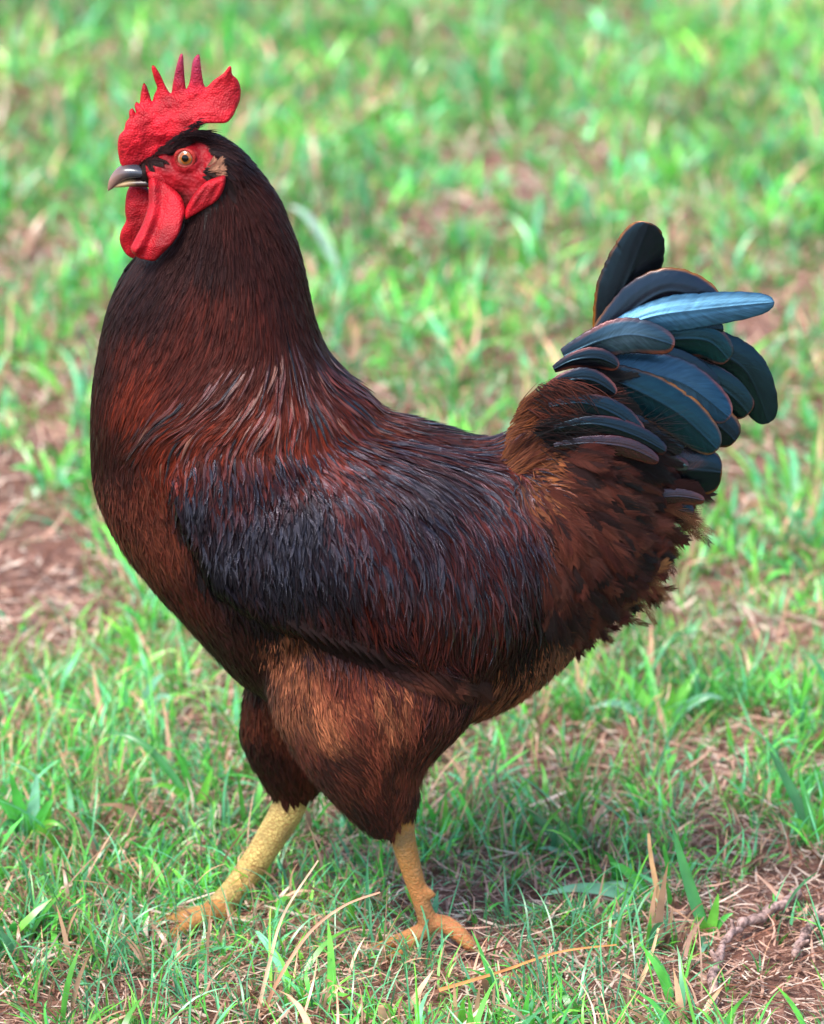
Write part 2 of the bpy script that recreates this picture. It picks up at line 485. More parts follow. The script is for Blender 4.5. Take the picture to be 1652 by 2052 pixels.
def blades(base, az, L, W, th0, th1, col, tipcol=None, seg=5, twist=None, prof=None, tiltroll=0.0, bend2=None):
    """arrays -> V,F,attrs for curved tapering blades"""
    n = len(az); K = seg + 1
    s = np.linspace(0, 1, K)
    th = th0[:, None] + (th1 - th0)[:, None] * s[None, :] ** 1.2
    dl = L[:, None] / seg
    h = np.cumsum(np.concatenate([np.zeros((n, 1)), (np.sin((th[:, 1:] + th[:, :-1]) / 2) * dl)], 1), 1)
    z = np.cumsum(np.concatenate([np.zeros((n, 1)), (np.cos((th[:, 1:] + th[:, :-1]) / 2) * dl)], 1), 1)
    az2 = az[:, None] + (bend2[:, None] * s[None, :] if bend2 is not None else 0)
    cx = base[:, 0, None] + h * np.cos(az2); cy = base[:, 1, None] + h * np.sin(az2); cz = base[:, 2, None] + z
    if prof is None: prof = np.clip(np.minimum(.55 + 1.6 * s, 1), 0, 1) * (1 - s ** 2.6) + .02
    tw = (twist[:, None] * s[None, :]) if twist is not None else 0
    wd = az[:, None] + np.pi / 2 + tw
    w = W[:, None] * prof[None, :] / 2
    wx = np.cos(wd) * w; wy = np.sin(wd) * w; wz = np.zeros_like(wx) + (np.sin(tw) * w * .6 if twist is not None else 0)
    A = np.stack([cx - wx, cy - wy, cz - wz], -1); B = np.stack([cx + wx, cy + wy, cz + wz], -1)
    V = np.stack([A, B], 2).reshape(-1, 3)
    b = (np.arange(n)[:, None] * K * 2 + np.arange(seg)[None, :] * 2).ravel()
    F = np.stack([b, b + 1, b + 3, b + 2], 1)
    if tipcol is None: C = np.repeat(col, K * 2, 0)
    else:
        m = s[None, :, None] ** 2
        C = (col[:, None, :] * (1 - m) + tipcol[:, None, :] * m); C = np.repeat(C, 2, 1).reshape(-1, 3)
    return V, F, C
def cat(ls):
    V = []; F = []; C = []; o = 0
    for v, f, c in ls:
        V.append(v); F.append(f + o); C.append(c); o += len(v)
    return np.concatenate(V), np.concatenate(F), np.concatenate(C)

def spread(n_clump, per, x0, x1, y0, y1, lenr, widr, rad, seg, dens_pow=1.0):
    cx = rng.uniform(x0, x1, n_clump); cy = rng.uniform(y0, y1, n_clump)
    k = rng.random(n_clump) < density(cx, cy) ** dens_pow
    if dens_pow < 1: k &= ~((np.abs(cx) < np.where(cy < .75, .52, .9)) & (cy > -.45) & (cy < 3.5))
    cx, cy = cx[k], cy[k]; m = len(cx)
    cnt = rng.integers(max(1, per // 2), per * 2, m)
    idx = np.repeat(np.arange(m), cnt); n = len(idx)
    az = rng.uniform(0, 2 * np.pi, n)
    rr = np.abs(rng.normal(0, rad, n))
    bx = cx[idx] + rr * np.cos(az); by = cy[idx] + rr * np.sin(az)
    base = np.stack([bx, by, gz(bx, by) - .002], 1)
    cl = rng.random(m)[idx]; sz = (rng.uniform(.65, 1.35, m))[idx]
    L = rng.uniform(*lenr, n) * sz; W = rng.uniform(*widr, n) * (.7 + .5 * sz)
    th0 = np.abs(rng.normal(.25, .3, n)); th1 = th0 + np.abs(rng.normal(.9, .6, n))
    hue = np.clip(cl * .6 + rng.random(n) * .4 + .35 * (fbm(bx * 4 + 30, by * 3, 2) - .5), 0, 1)
    c = np.stack([.05 + .17 * hue ** 1.7, .34 + .27 * hue, .07 + .0 * hue], 1)
    blue = rng.random(n) < .36
    c[blue] = np.stack([.11 + .03 * hue[blue], .41 + .14 * hue[blue], .21 + .05 * hue[blue]], 1)
    dry = rng.random(n) < .23 + .25 * (vnoise(bx * 13 + 5, by * 9 + 70) - .5)
    c[dry] = np.array([.60, .36, .25]) * rng.uniform(.5, 1.1, (dry.sum(), 1))
    c *= rng.uniform(.55, 1.45, (n, 1)) * (.7 + .75 * vnoise(bx * 9 + 50, by * 6 + 20))[:, None]
    tip = c * np.array([1.25, 1.1, .9]) + np.array([.03, .02, .0])
    return blades(base, az, L, W, th0, th1, c, tip, seg=seg, twist=rng.normal(0, .9, n), bend2=rng.normal(0, .5, n))
parts = [
    spread(15000, 7, -.55, .55, -.50, .75, (.010, .036), (.0008, .0019), .008, 6),
    spread(2600, 4, -.55, .55, -.50, .60, (.035, .070), (.0009, .0019), .008, 9),
    spread(2400, 3, -.55, .55, -.50, .75, (.02, .055), (.0026, .0052), .007, 6),
    spread(26000, 7, -.95, .95, .75, 3.6, (.012, .040), (.0014, .0034), .012, 4),
    spread(5200, 4, -.95, .95, .75, 3.6, (.03, .075), (.003, .0065), .012, 5),
    spread(6000, 6, -2.6, 2.6, -1.6, 5.5, (.015, .05), (.0022, .005), .014, 4),
    spread(42000, 7, -2.8, 2.8, -1.4, 6.5, (.02, .055), (.0024, .0058), .014, 4, .8),
    spread(9000, 5, -9, 9, 3.5, 24, (.03, .08), (.005, .012), .04, 3),
]
V, F, C = cat(parts)
g = mesh_np('grass', V, F, M_GRASS, {'col': C})
tag(g, 'short patchy green lawn grass in loose tufts around the rooster', 'grass', kind='stuff')

def litter(n, x0, x1, y0, y1, lr, wr, seg=3):
    bx = rng.uniform(x0, x1, n); by = rng.uniform(y0, y1, n)
    base = np.stack([bx, by, gz(bx, by) + rng.uniform(.001, .010, n)], 1)
    az = rng.uniform(0, 2 * np.pi, n)
    th0 = rng.normal(1.45, .22, n); th1 = th0 + rng.normal(.12, .25, n)
    k = rng.random((n, 1))
    c = np.where(k < .42, np.array([.56, .33, .24]), np.where(k < .76, np.array([.20, .085, .05]), np.array([.72, .56, .45]))) * rng.uniform(.5, 1.15, (n, 1))
    return blades(base, az, rng.uniform(*lr, n), rng.uniform(*wr, n), th0, th1, c, None, seg=seg, twist=rng.normal(0, 1.0, n), bend2=rng.normal(0, .5, n), prof=np.array([.8, 1, .9, .3]))
V, F, C = cat([litter(42000, -.55, .55, -.5, .75, (.008, .038), (.0008, .0022)), litter(50000, -.95, .95, .75, 3.6, (.012, .05), (.0014, .0034)), litter(12000, -2.6, 2.6, -1.6, 5.5, (.015, .05), (.002, .005))])
lt = mesh_np('dry_thatch', V, F, M_STRAW, {'col': C})
tag(lt, 'dead brown grass and pine straw bits littering the soil', 'dead grass', kind='stuff')

# ================================================================== ROOSTER
root = bpy.data.objects.new('rooster', None); COL.objects.link(root)
root.location = (0, 0, 0)
tag(root, 'dark mahogany red rooster with red comb and blue black tail walking left', 'rooster')

torso = [((185, 900), (200, 1000), .016), ((250, 830), (262, 1115), .052), ((370, 800), (392, 1262), .074), ((500, 790), (510, 1380), .086), ((640, 775), (640, 1425), .092),
         ((760, 822), (800, 1440), .092), ((880, 866), (950, 1440), .084), ((1000, 884), (1085, 1370), .074), ((1110, 810), (1195, 1255), .060), ((1190, 750), (1285, 1180), .044), ((1250, 880), (1320, 1100), .024)]
neck = [((372, 320), (488, 312), .024), ((345, 370), (532, 365), .028), ((342, 430), (566, 420), .034), ((272, 515), (600, 510), .046), ((226, 600), (618, 595), .058), ((202, 700), (640, 680), .068),
        ((188, 800), (685, 755), .078), ((188, 890), (760, 830), .082), ((200, 980), (760, 980), .078), ((250, 1080), (690, 1090), .060), ((320, 1180), (600, 1190), .030)]
head = [((284, 326), (288, 362), .008), ((310, 306), (316, 378), .0145), ((350, 282), (352, 402), .020), ((395, 266), (392, 424), .0235), ((440, 274), (432, 424), .0255), ((485, 305), (470, 430), .026), ((500, 330), (490, 420), .02)]
thighn = [((566, 1240), (960, 1260), .026, -.050), ((545, 1300), (975, 1355), .038, -.058), ((543, 1400), (930, 1450), .041, -.060), ((582, 1490), (872, 1505), .036, -.058), ((640, 1565), (838, 1562), .028, -.054), ((702, 1630), (834, 1615), .0190, -.050), ((752, 1672), (806, 1660), .0105, -.047)]
thighf = [((500, 1330), (720, 1330), .030, .045), ((490, 1420), (700, 1400), .030, .046), ((488, 1480), (690, 1480), .027, .047), ((514, 1540), (660, 1545), .020, .046), ((546, 1590), (632, 1590), .013, .046)]
pieces = [loft(torso), loft(neck), loft(head), loft(thighn, correct=False), loft(thighf, correct=False)]
torso_only = None
# legs
YN, YF = -.047, .046
def PN(px, py, dy=0): return P(px, py, YN + dy)
def PF(px, py, dy=0): return P(px, py, YF + dy)
near_foot = PN(862, 1860)
far_foot = PG(430, 1828, .014)
claws = []
def toes(c, dirs):
    out = []
    for (ang, ln, r) in dirs:
        a = math.radians(ang); d = np.array([math.cos(a), math.sin(a), 0])
        z0 = c[2]
        p = [c.copy(), c + d * ln * .3, c + d * ln * .62, c + d * ln]
        p[1][2] = max(.010, z0 * .55 + .004); p[2][2] = .008; p[3][2] = .004
        out.append(tube(p, [r * 1.15, r, r * .92, r * .7], sub=3))
        e = p[-1]
        claws.append(tube([e - d * .002, e + d * .006 + np.array([0, 0, .0015]), e + d * .014 + np.array([0, 0, -.004])], [r * .6, r * .42, .0004], nn=10))
    return out
pieces.append(tube([PN(800, 1600), PN(806, 1668), PN(824, 1740), PN(846, 1810), near_foot], [.0115, .0094, .0078, .0066, .0074]))
pieces += toes(near_foot, [(180, .044, .0054), (150, .036, .0048), (212, .038, .0048)])
# hind toe of the near leg, reaching back
hb = PN(892, 1852); ht = PN(948, 1900, -.012)
pieces.append(tube([near_foot + np.array([.004, 0, .004]), hb, (hb + ht) / 2 + np.array([0, 0, .002]), ht], [.0062, .0068, .0062, .0048]))
claws.append(tube([ht, ht + np.array([.006, -.002, -.001]), ht + np.array([.015, -.003, -.004])], [.0032, .0022, .0004], nn=10))
pieces.append(tube([PN(845, 1782), PN(858, 1788, -.002), PN(872, 1796, -.004)], [.0048, .0040, .0022], nn=10))   # spur
pieces.append(tube([PF(600, 1540), PF(582, 1610), PF(536, 1690), PF(478, 1775), far_foot], [.0140, .0128, .0112, .0102, .0100]))
pieces += toes(far_foot, [(182, .042, .0062), (215, .040, .0058), (158, .042, .0055), (20, .022, .005)])
V, F = join(pieces)
tmp = mesh_py('tmp', V, F)
bm = bmesh.new(); bm.from_mesh(tmp.data); bmesh.ops.recalc_face_normals(bm, faces=bm.faces); bm.to_mesh(tmp.data); bm.free()
md = tmp.modifiers.new('r', 'REMESH'); md.mode = 'VOXEL'; md.voxel_size = .0019
dg = bpy.context.evaluated_depsgraph_get()
me = bpy.data.meshes.new_from_object(tmp.evaluated_get(dg), depsgraph=dg)
bpy.data.objects.remove(tmp, do_unlink=True)
bm = bmesh.new(); bm.from_mesh(me)
for k in range(3): bmesh.ops.smooth_vert(bm, verts=bm.verts, factor=.5, use_axis_x=True, use_axis_y=True, use_axis_z=True)
_co = np.array([v.co[:] for v in bm.verts]); _x, _y = projside(_co)
_k = ((_y > 560) | (_x > 560)) & (_co[:, 2] > .16)
_sel = [v for v, k_ in zip(bm.verts, _k) if k_]
for k in range(60): bmesh.ops.smooth_vert(bm, verts=_sel, factor=.5, use_axis_x=True, use_axis_y=True, use_axis_z=True)
bm.normal_update()
BV = np.array([v.co[:] for v in bm.verts]); BN = np.array([v.normal[:] for v in bm.verts])
bm.to_mesh(me); bm.free()
px, py = projside(BV)
WINGP = [(325, 960), (360, 915), (430, 900), (560, 900), (700, 880), (820, 880), (930, 900), (1020, 950), (1070, 1050), (1085, 1180), (1075, 1290), (1000, 1335), (955, 1372), (900, 1382), (820, 1352), (700, 1302), (540, 1257), (430, 1190), (365, 1080)]
dw = poly_dist(WINGP, px, py)
tl = np.clip(dw / 34, 0, 1); tl = tl * tl * (3 - 2 * tl)
side = np.clip(np.abs(BV[:, 1]) / .03, 0, 1)
amp = .013 * np.clip((py - 880) / 160, 0.15, 1) * (1 - .85 * np.clip((px - 880) / 160, 0, 1))
# the near thigh keeps out of the far one: only shift torso skin
BV2 = BV + BN * (tl * side * amp)[:, None]
EARL = [(452, 352), (449, 378), (436, 401), (414, 416), (390, 430), (371, 440), (372, 420), (385, 395), (398, 378), (414, 364), (432, 356)]
WNEAR = [(300, 352), (318, 352), (340, 372), (362, 392), (371, 418), (366, 445), (358, 470), (340, 494), (324, 510), (310, 523), (294, 521), (276, 516), (262, 500), (268, 484), (285, 450), (297, 412), (298, 380)]
FACE = [(268, 345), (300, 312), (340, 294), (376, 277), (412, 288), (436, 320), (440, 360), (430, 400), (395, 425), (365, 430), (330, 400), (300, 378)]
df = poly_dist(FACE, px, py)
isface = (df > -2) & (py < 440)
# wrinkles on the face
wr = (fbm(px * .055 + py * .02, py * .09 - px * .03, 3) - .5) * .0028
# orbit groove and cheek fold
rr = np.hypot(px - 373, py - 317)
orb = np.exp(-((rr - 33) / 6.0) ** 2) * -.0016 + np.exp(-(rr / 24) ** 2) * .0012
BV2 += BN * (isface * (wr + orb))[:, None]
col = np.tile(np.array([.012, .005, .004]), (len(BV), 1))
ZN = P(785, 1622, -.047)[2]; ZF = P(590, 1566, .046)[2]
XN = P(785, 1630, -.047)[0]
def zl(p): return np.where(p[:, 1] < 0, ZN + np.clip(.9 * (p[:, 0] - XN), -.012, .02), ZF)
zlim = zl(BV)
shank = BV[:, 2] < zlim + .004
col[shank] = np.where(BV[:, 1:2] < 0, np.array([[.46, .20, .06]]), np.array([[.58, .42, .15]]))[shank]
redn = np.clip((px - 780) / 60, 0, 1) * np.clip((py - 1700) / 150, 0, 1) * (BV[:, 1] < 0)
col[shank] = (col * (1 - .55 * redn[:, None]) + .55 * redn[:, None] * np.array([.45, .13, .07]))[shank]
# scale rings on the shanks
k = np.clip((df + 3) / 8, 0, 1)[:, None] * isface[:, None]
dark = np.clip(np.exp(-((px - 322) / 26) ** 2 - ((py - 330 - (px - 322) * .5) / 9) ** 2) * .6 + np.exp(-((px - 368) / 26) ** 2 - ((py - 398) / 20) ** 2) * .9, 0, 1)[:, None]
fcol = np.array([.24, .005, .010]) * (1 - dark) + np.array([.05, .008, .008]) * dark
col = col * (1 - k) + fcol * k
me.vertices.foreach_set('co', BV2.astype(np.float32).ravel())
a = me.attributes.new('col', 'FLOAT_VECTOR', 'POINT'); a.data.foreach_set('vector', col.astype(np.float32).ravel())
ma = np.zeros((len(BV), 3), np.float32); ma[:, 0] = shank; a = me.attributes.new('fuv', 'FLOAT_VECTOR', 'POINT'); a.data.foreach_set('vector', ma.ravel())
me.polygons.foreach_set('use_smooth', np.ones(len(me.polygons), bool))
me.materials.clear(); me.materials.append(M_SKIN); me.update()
me.name = 'body'
body = bpy.data.objects.new('body', me); COL.objects.link(body); body.parent = root
bvh = BVHTree.FromPolygons([Vector(v) for v in BV2], [tuple(p.vertices) for p in me.polygons])

def nearest(pts):
    Q = np.empty_like(pts); N = np.empty_like(pts)
    for i in range(len(pts)):
        co, no, _, _ = bvh.find_nearest(Vector(pts[i]))
        Q[i] = co; N[i] = no
    return Q, N

# --- flow field in the picture plane (photo px, direction) -----------------------------------
FLOW = np.array([
 (400,275,1,.1),(440,280,1,.45),(480,310,.8,.7),(530,390,.5,.9),(560,450,.35,1),(590,540,.2,1),(610,620,.1,1),(635,700,.3,1),(680,755,.7,.8),
 (440,440,.0,1),(480,400,.25,1),(500,500,.08,1),(420,520,-.12,1),(340,520,-.35,1),(280,560,-.4,1),(240,620,-.25,1),(210,720,-.05,1),(195,820,0,1),
 (300,650,-.35,1),(380,650,-.3,1),(460,650,-.22,1),(540,650,-.12,1),(400,750,-.5,.9),(330,780,-.5,.9),(260,800,-.35,1),(470,760,-.6,.8),(540,760,-.5,.9),(600,760,-.3,1),
 (350,850,-.85,.5),(430,840,-.8,.6),(520,850,-.6,.8),(270,890,-.6,.7),(600,860,-.3,1),(650,830,.1,1),(640,780,0,1),
 (210,950,.1,1),(250,1030,.25,1),(300,1100,.4,1),(350,1180,.5,.9),(430,1260,.6,.8),(480,1340,.4,1),(510,1420,.15,1),(300,960,.15,1),(340,1060,.3,1),
 (400,950,.0,1),(500,960,.1,1),(600,950,.35,1),(700,930,.5,.85),(800,900,.7,.7),(900,900,.8,.6),(980,920,.7,.75),(1040,1000,.2,1),(1060,1080,.25,1),
 (420,1080,.1,1),(500,1100,.08,1),(600,1100,.12,1),(700,1080,.25,1),(800,1050,.4,1),(900,1020,.45,.9),(990,1020,.4,1),(450,1180,.3,1),(560,1200,.3,1),(650,1220,.3,1),
 (800,1180,.15,1),(900,1160,.2,1),(1000,1160,.28,1),(1060,1180,.2,1),(860,1290,-.05,1),(960,1290,-.05,1),(1050,1290,0,1),(720,1260,.35,.9),(800,1320,.8,.5),(900,1360,.85,.4),
 (720,800,.75,.65),(850,858,.9,.4),(950,876,1,.15),(700,870,.6,.8),(780,860,.75,.6),
 (560,1300,.05,1),(580,1400,.2,1),(620,1480,.6,.8),(700,1530,.75,.5),(660,1400,.3,1),(720,1350,.2,1),(780,1480,.2,1),(850,1400,0,1),(800,1560,0,1),(740,1610,.5,.9),(820,1620,-.2,1),(950,1400,-.3,1),(900,1460,-.5,.9),(700,1450,.5,.9),
 (1050,1330,.3,1),(1010,1400,-.2,1),(1120,1310,.4,.9),(1160,1250,.7,.5),
 (1020,880,.7,-.6),(1040,830,.5,-.9),(1080,780,.7,-.7),(1130,750,.8,-.5),(1080,870,1,-.2),(1150,820,1,-.1),(1150,900,1,.1),(1230,900,1,.1),(1100,960,1,.2),(1200,960,1,.2),(1300,960,1,.1),
 (1100,1040,.8,.6),(1200,1050,.85,.5),(1280,1020,1,.3),(1180,1140,.7,.7),(1260,1120,.9,.4),(1250,1190,.8,.4),(1090,1130,.4,1),(1120,1220,.5,.9),(1080,1000,.7,.7),
 (520,1500,.1,1),(560,1560,.1,1)], float)
def idw(tab, x, y, power=3.0, ncol=2):
    W = np.zeros(len(x)); A = np.zeros((len(x), tab.shape[1] - 2))
    for r in tab:
        w = 1 / (((x - r[0]) ** 2 + (y - r[1]) ** 2) + 60) ** (power / 2)
        W += w; A += w[:, None] * r[2:]
    return A / W[:, None]
# --- plumage colour map: px, py, colour A rgb, colour B rgb -----------------------------------
BLK = (.0035, .0028, .0036); BKB = (.010, .0030, .0030); MAH = (.050, .0080, .0048); RED = (.105, .013, .005); DRK = (.022, .0045, .0036); BRN = (.082, .020, .010); TAN = (.17, .062, .028); ORG = (.20, .062, .018)
THB = (.085, .019, .009); THT = (.23, .078, .034)
def cm(px, py, a, b): return (px, py, *a, *b)
CMAP = np.array([
 cm(400,270,BLK,BKB), cm(460,290,BLK,BKB), cm(520,370,BKB,DRK), cm(560,450,DRK,BKB), cm(600,560,DRK,BKB), cm(620,650,DRK,BKB), cm(480,430,BKB,DRK), cm(420,480,BKB,BLK), cm(330,540,BLK,BKB), cm(260,560,BLK,BKB),
 cm(230,650,BKB,BKB), cm(205,780,BKB,DRK), cm(280,640,MAH,DRK), cm(300,700,RED,MAH), cm(340,740,MAH,RED), cm(400,680,MAH,DRK), cm(430,560,DRK,MAH), cm(500,620,DRK,MAH), cm(480,720,MAH,DRK), cm(270,800,DRK,BKB),
 cm(350,820,MAH,BKB), cm(420,810,RED,MAH), cm(500,790,RED,MAH), cm(560,760,MAH,RED), cm(600,800,RED,MAH), cm(560,850,RED,BLK), cm(640,830,RED,MAH), cm(620,720,MAH,DRK), cm(690,780,MAH,BRN),
 cm(200,880,BKB,DRK), cm(260,900,BKB,DRK), cm(230,980,MAH,BRN), cm(300,960,MAH,BRN), cm(250,1060,BRN,DRK), cm(320,1080,BRN,MAH), cm(350,1180,DRK,MAH), cm(430,1290,BKB,DRK), cm(500,1400,BKB,BLK), cm(350,920,RED,MAH), cm(450,900,MAH,BLK), cm(505,1330,BKB,DRK), cm(512,1400,BKB,BLK), cm(470,1290,BKB,DRK),
 cm(380,980,BLK,BKB), cm(450,960,BKB,MAH), cm(560,930,BKB,MAH), cm(640,900,MAH,RED), cm(700,880,BKB,MAH), cm(500,1040,BLK,BKB), cm(420,1100,BLK,BLK), cm(600,1020,BLK,BLK), cm(560,1130,BLK,BLK), cm(650,1120,BLK,BKB), cm(500,1190,BKB,BLK), cm(600,1240,BKB,DRK), cm(700,1240,BKB,DRK),  # black plumage; lower wing also darkened to stand for underside shade
 cm(1120,1190,BLK,DRK), cm(690,1010,MAH,BKB), cm(730,1060,BKB,MAH), cm(800,960,BKB,BLK), cm(780,1080,DRK,BKB), cm(880,950,BKB,MAH), cm(950,950,MAH,RED), cm(1000,960,BKB,MAH), cm(900,1060,DRK,MAH), cm(1000,1060,DRK,BKB), cm(850,1150,MAH,DRK), cm(950,1150,DRK,MAH), cm(1050,1120,BKB,DRK), cm(850,1260,DRK,BKB), cm(950,1260,BKB,DRK), cm(1050,1230,BLK,BKB), cm(760,1190,MAH,BKB), cm(820,1330,DRK,BRN), cm(920,1370,DRK,BRN),
 cm(760,830,MAH,BRN), cm(850,870,DRK,MAH), cm(950,885,MAH,BRN),
 cm(570,1290,THT,THB), cm(600,1370,THB,THT), cm(680,1330,THB,MAH), cm(640,1440,THT,THB), cm(720,1440,THB,MAH), cm(780,1400,THB,THT), cm(850,1400,THB,MAH), cm(700,1520,THB,MAH), cm(780,1560,MAH,THB), cm(620,1520,MAH,DRK), cm(750,1620,MAH,BKB), cm(820,1600,THB,MAH), cm(850,1480,THB,MAH), cm(950,1400,THB,MAH), cm(560,1420,THB,THT), cm(590,1480,THB,MAH), cm(900,1440,THB,BRN),
 cm(1050,1340,THT,THB), cm(1100,1320,THT,TAN), cm(1000,1400,THB,THT), cm(1040,1310,THT,THB), cm(950,1440,THB,BRN),
 cm(1020,870,TAN,ORG), cm(1030,910,ORG,TAN), cm(1040,830,BRN,ORG), cm(1080,880,ORG,BRN), cm(1090,790,BRN,MAH), cm(1120,770,BLK,BRN), cm(1100,830,BLK,BKB), cm(1180,800,BLK,BLK), cm(1180,870,BLK,DRK), cm(1150,930,MAH,BRN), cm(1230,950,MAH,BKB), cm(1080,960,ORG,BRN), cm(1100,1040,BRN,MAH), cm(1200,1030,BRN,MAH), cm(1300,1010,BKB,BRN), cm(1180,1130,BRN,DRK), cm(1280,1090,BRN,TAN), cm(1130,1200,BKB,DRK), cm(1230,1180,DRK,BRN),
 cm(500,1460,MAH,THB), cm(530,1550,BKB,DRK)], float)

# surface sampling ------------------------------------------------------------
me.calc_loop_triangles()
T = np.empty(len(me.loop_triangles) * 3, np.int32); me.loop_triangles.foreach_get('vertices', T); T = T.reshape(-1, 3)
TA = np.linalg.norm(np.cross(BV2[T[:, 1]] - BV2[T[:, 0]], BV2[T[:, 2]] - BV2[T[:, 0]]), axis=1)
TP = TA / TA.sum()
def sample(n):
    i = rng.choice(len(T), n, p=TP)
    a, b = rng.random(n), rng.random(n); k = a + b > 1; a[k] = 1 - a[k]; b[k] = 1 - b[k]
    return BV2[T[i, 0]] * (1 - a - b)[:, None] + BV2[T[i, 1]] * a[:, None] + BV2[T[i, 2]] * b[:, None]

def flow3(q, N, jit=None):
    x, y = projside(q)
    f = idw(FLOW, x, y)
    d = np.stack([f[:, 0], np.zeros(len(f)), -f[:, 1]], 1)
    if jit is not None:
        ang = jit; c, s_ = np.cos(ang), np.sin(ang)
        d = np.stack([d[:, 0] * c - d[:, 2] * s_, d[:, 1], d[:, 0] * s_ + d[:, 2] * c], 1)
    d = d - (d * N).sum(1)[:, None] * N
    return d / (np.linalg.norm(d, axis=1)[:, None] + 1e-9)

def lay_feathers(name, pts, L, W, mat, parent, seg=6, lift0=.0006, lift1=.003, camber=.35, prof=None, rollj=.25, dirj=.12, bright=(.7, 1.3), tipdark=.0, curl=0.0, across=3, colf=None, wav=0.0):
    n = len(pts); K = seg + 1
    q, N = nearest(pts)
    jit = rng.normal(0, dirj, n)
    C = np.empty((n, K, 3)); NN = np.empty((n, K, 3)); D = np.empty((n, K, 3))
    x0, y0 = projside(q)
    cm_ = idw(CMAP, x0, y0, 5.0)
    m = rng.random((n, 1)) ** 1.3
    base = cm_[:, :3] * (1 - m) + cm_[:, 3:] * m
    base = base * rng.uniform(*bright, (n, 1))
    if colf is not None: base = colf(base, x0, y0)
    p = q.copy(); nn = N.copy()
    lf = rng.uniform(.5, 1.5, n)
    for k in range(K):
        s = k / seg
        d = flow3(p, nn, jit + wav * math.sin(s * 5) * lf)
        D[:, k] = d; NN[:, k] = nn
        off = lift0 + lift1 * lf * s ** 1.3 + curl * lf * s ** 3
        C[:, k] = p + nn * off[:, None] if not np.isscalar(off) else p + nn * off
        if k < seg:
            p2 = p + d * (L / seg)[:, None]
            p, nn2 = nearest(p2)
            # let the tips run free past edges
            free = np.linalg.norm(p - p2, axis=1) > (L / seg) * .8
            p[free] = p2[free]
            nn = np.where(free[:, None], nn, nn2 * .6 + nn * .4); nn /= np.linalg.norm(nn, axis=1)[:, None]
    s = np.linspace(0, 1, K)
    if prof is None: prof = np.clip(.45 + 2.2 * s, 0, 1) * np.sqrt(np.clip(1 - s ** 3.0, 0, 1)) + .03
    X = np.cross(NN, D); X /= np.linalg.norm(X, axis=2)[:, :, None] + 1e-9
    roll = rng.normal(0, rollj, n)[:, None, None]
    X2 = X * np.cos(roll) + NN * np.sin(roll); N2 = NN * np.cos(roll) - X * np.sin(roll)
    w = (W[:, None] * prof[None, :] / 2)[:, :, None]
    if across == 3:
        cols = [C - X2 * w - N2 * w * camber, C + N2 * w * .15, C + X2 * w - N2 * w * camber]; us = [-1, 0, 1]
    else:
        cols = [C - X2 * w, C + X2 * w]; us = [-1, 1]
    A = len(cols)
    V = np.stack(cols, 2).reshape(-1, 3)
    b = (np.arange(n)[:, None, None] * K * A + np.arange(seg)[None, :, None] * A + np.arange(A - 1)[None, None, :]).ravel()
    F = np.stack([b, b + 1, b + A + 1, b + A], 1)
    rid = rng.random(n)
    uv = np.zeros((n, K, A, 3)); uv[..., 0] = np.array(us)[None, None, :]; uv[..., 1] = s[None, :, None]; uv[..., 2] = rid[:, None, None]
    cc = np.repeat(base[:, None, :], K, 1)
    if tipdark: cc = cc * (1 - tipdark * s[None, :, None] ** 3)
    cc = np.repeat(cc[:, :, None, :], A, 2)
    return V, F, cc.reshape(-1, 3), uv.reshape(-1, 3)
def emit(name, mat, parent, packs):
    Vs, Fs, Cs, Us = [], [], [], []; o = 0
    for V, F, C, U in packs:
        Vs.append(V); Fs.append(F + o); Cs.append(C); Us.append(U); o += len(V)
    return mesh_np(name, np.concatenate(Vs), np.concatenate(Fs), mat, {'col': np.concatenate(Cs), 'fuv': np.concatenate(Us)}, parent=parent)

HACKP = [(385, 252), (420, 262), (460, 272), (500, 310), (560, 410), (600, 500), (625, 610), (650, 690), (720, 770), (700, 830), (620, 860), (540, 865), (450, 870), (380, 890), (300, 905), (180, 930), (170, 800), (190, 660), (240, 540), (300, 500), (360, 440), (400, 425), (445, 380), (440, 330), (420, 300), (360, 290), (335, 292)]
THIGHP = [(535, 1262), (700, 1305), (820, 1355), (900, 1388), (960, 1378), (1010, 1338), (1110, 1300), (1180, 1260), (1200, 1280), (1100, 1400), (920, 1490), (860, 1560), (860, 1640), (790, 1710), (700, 1660), (600, 1540), (530, 1400)]
TAILB = [(1000, 860), (1060, 760), (1160, 680), (1300, 700), (1350, 900), (1330, 1110), (1290, 1230), (1180, 1270), (1110, 1290), (1095, 1180), (1075, 1040), (1030, 950)]

pts = sample(110000)
x, y = projside(pts)
def above(p, m=0.0): return p[:, 2] > zl(p) + m
pts = pts[above(pts, .002) & (poly_dist(FACE, x, y) < 3) & (poly_dist(EARL, x, y) < 0) & ((poly_dist(WNEAR, x, y) < -2) | (y < 380))]
x, y = projside(pts); onside = np.ones(len(pts), bool)
far = pts[:, 1] > .02
keep = ~far | (rng.random(len(pts)) < .55)
pts = pts[keep]; x, y, far = x[keep], y[keep], far[keep]
inh = poly_dist(HACKP, x, y) > 0; inw = (poly_dist(WINGP, x, y) > 0) & ~inh
inth = (poly_dist(THIGHP, x, y) > 0) & ~inh & ~inw; intl = (poly_dist(TAILB, x, y) > 0) & ~inh & ~inw & ~inth
inb = ~(inh | inw | inth | intl)
def U(a, b, n): return rng.uniform(a, b, n)
pr_h = None
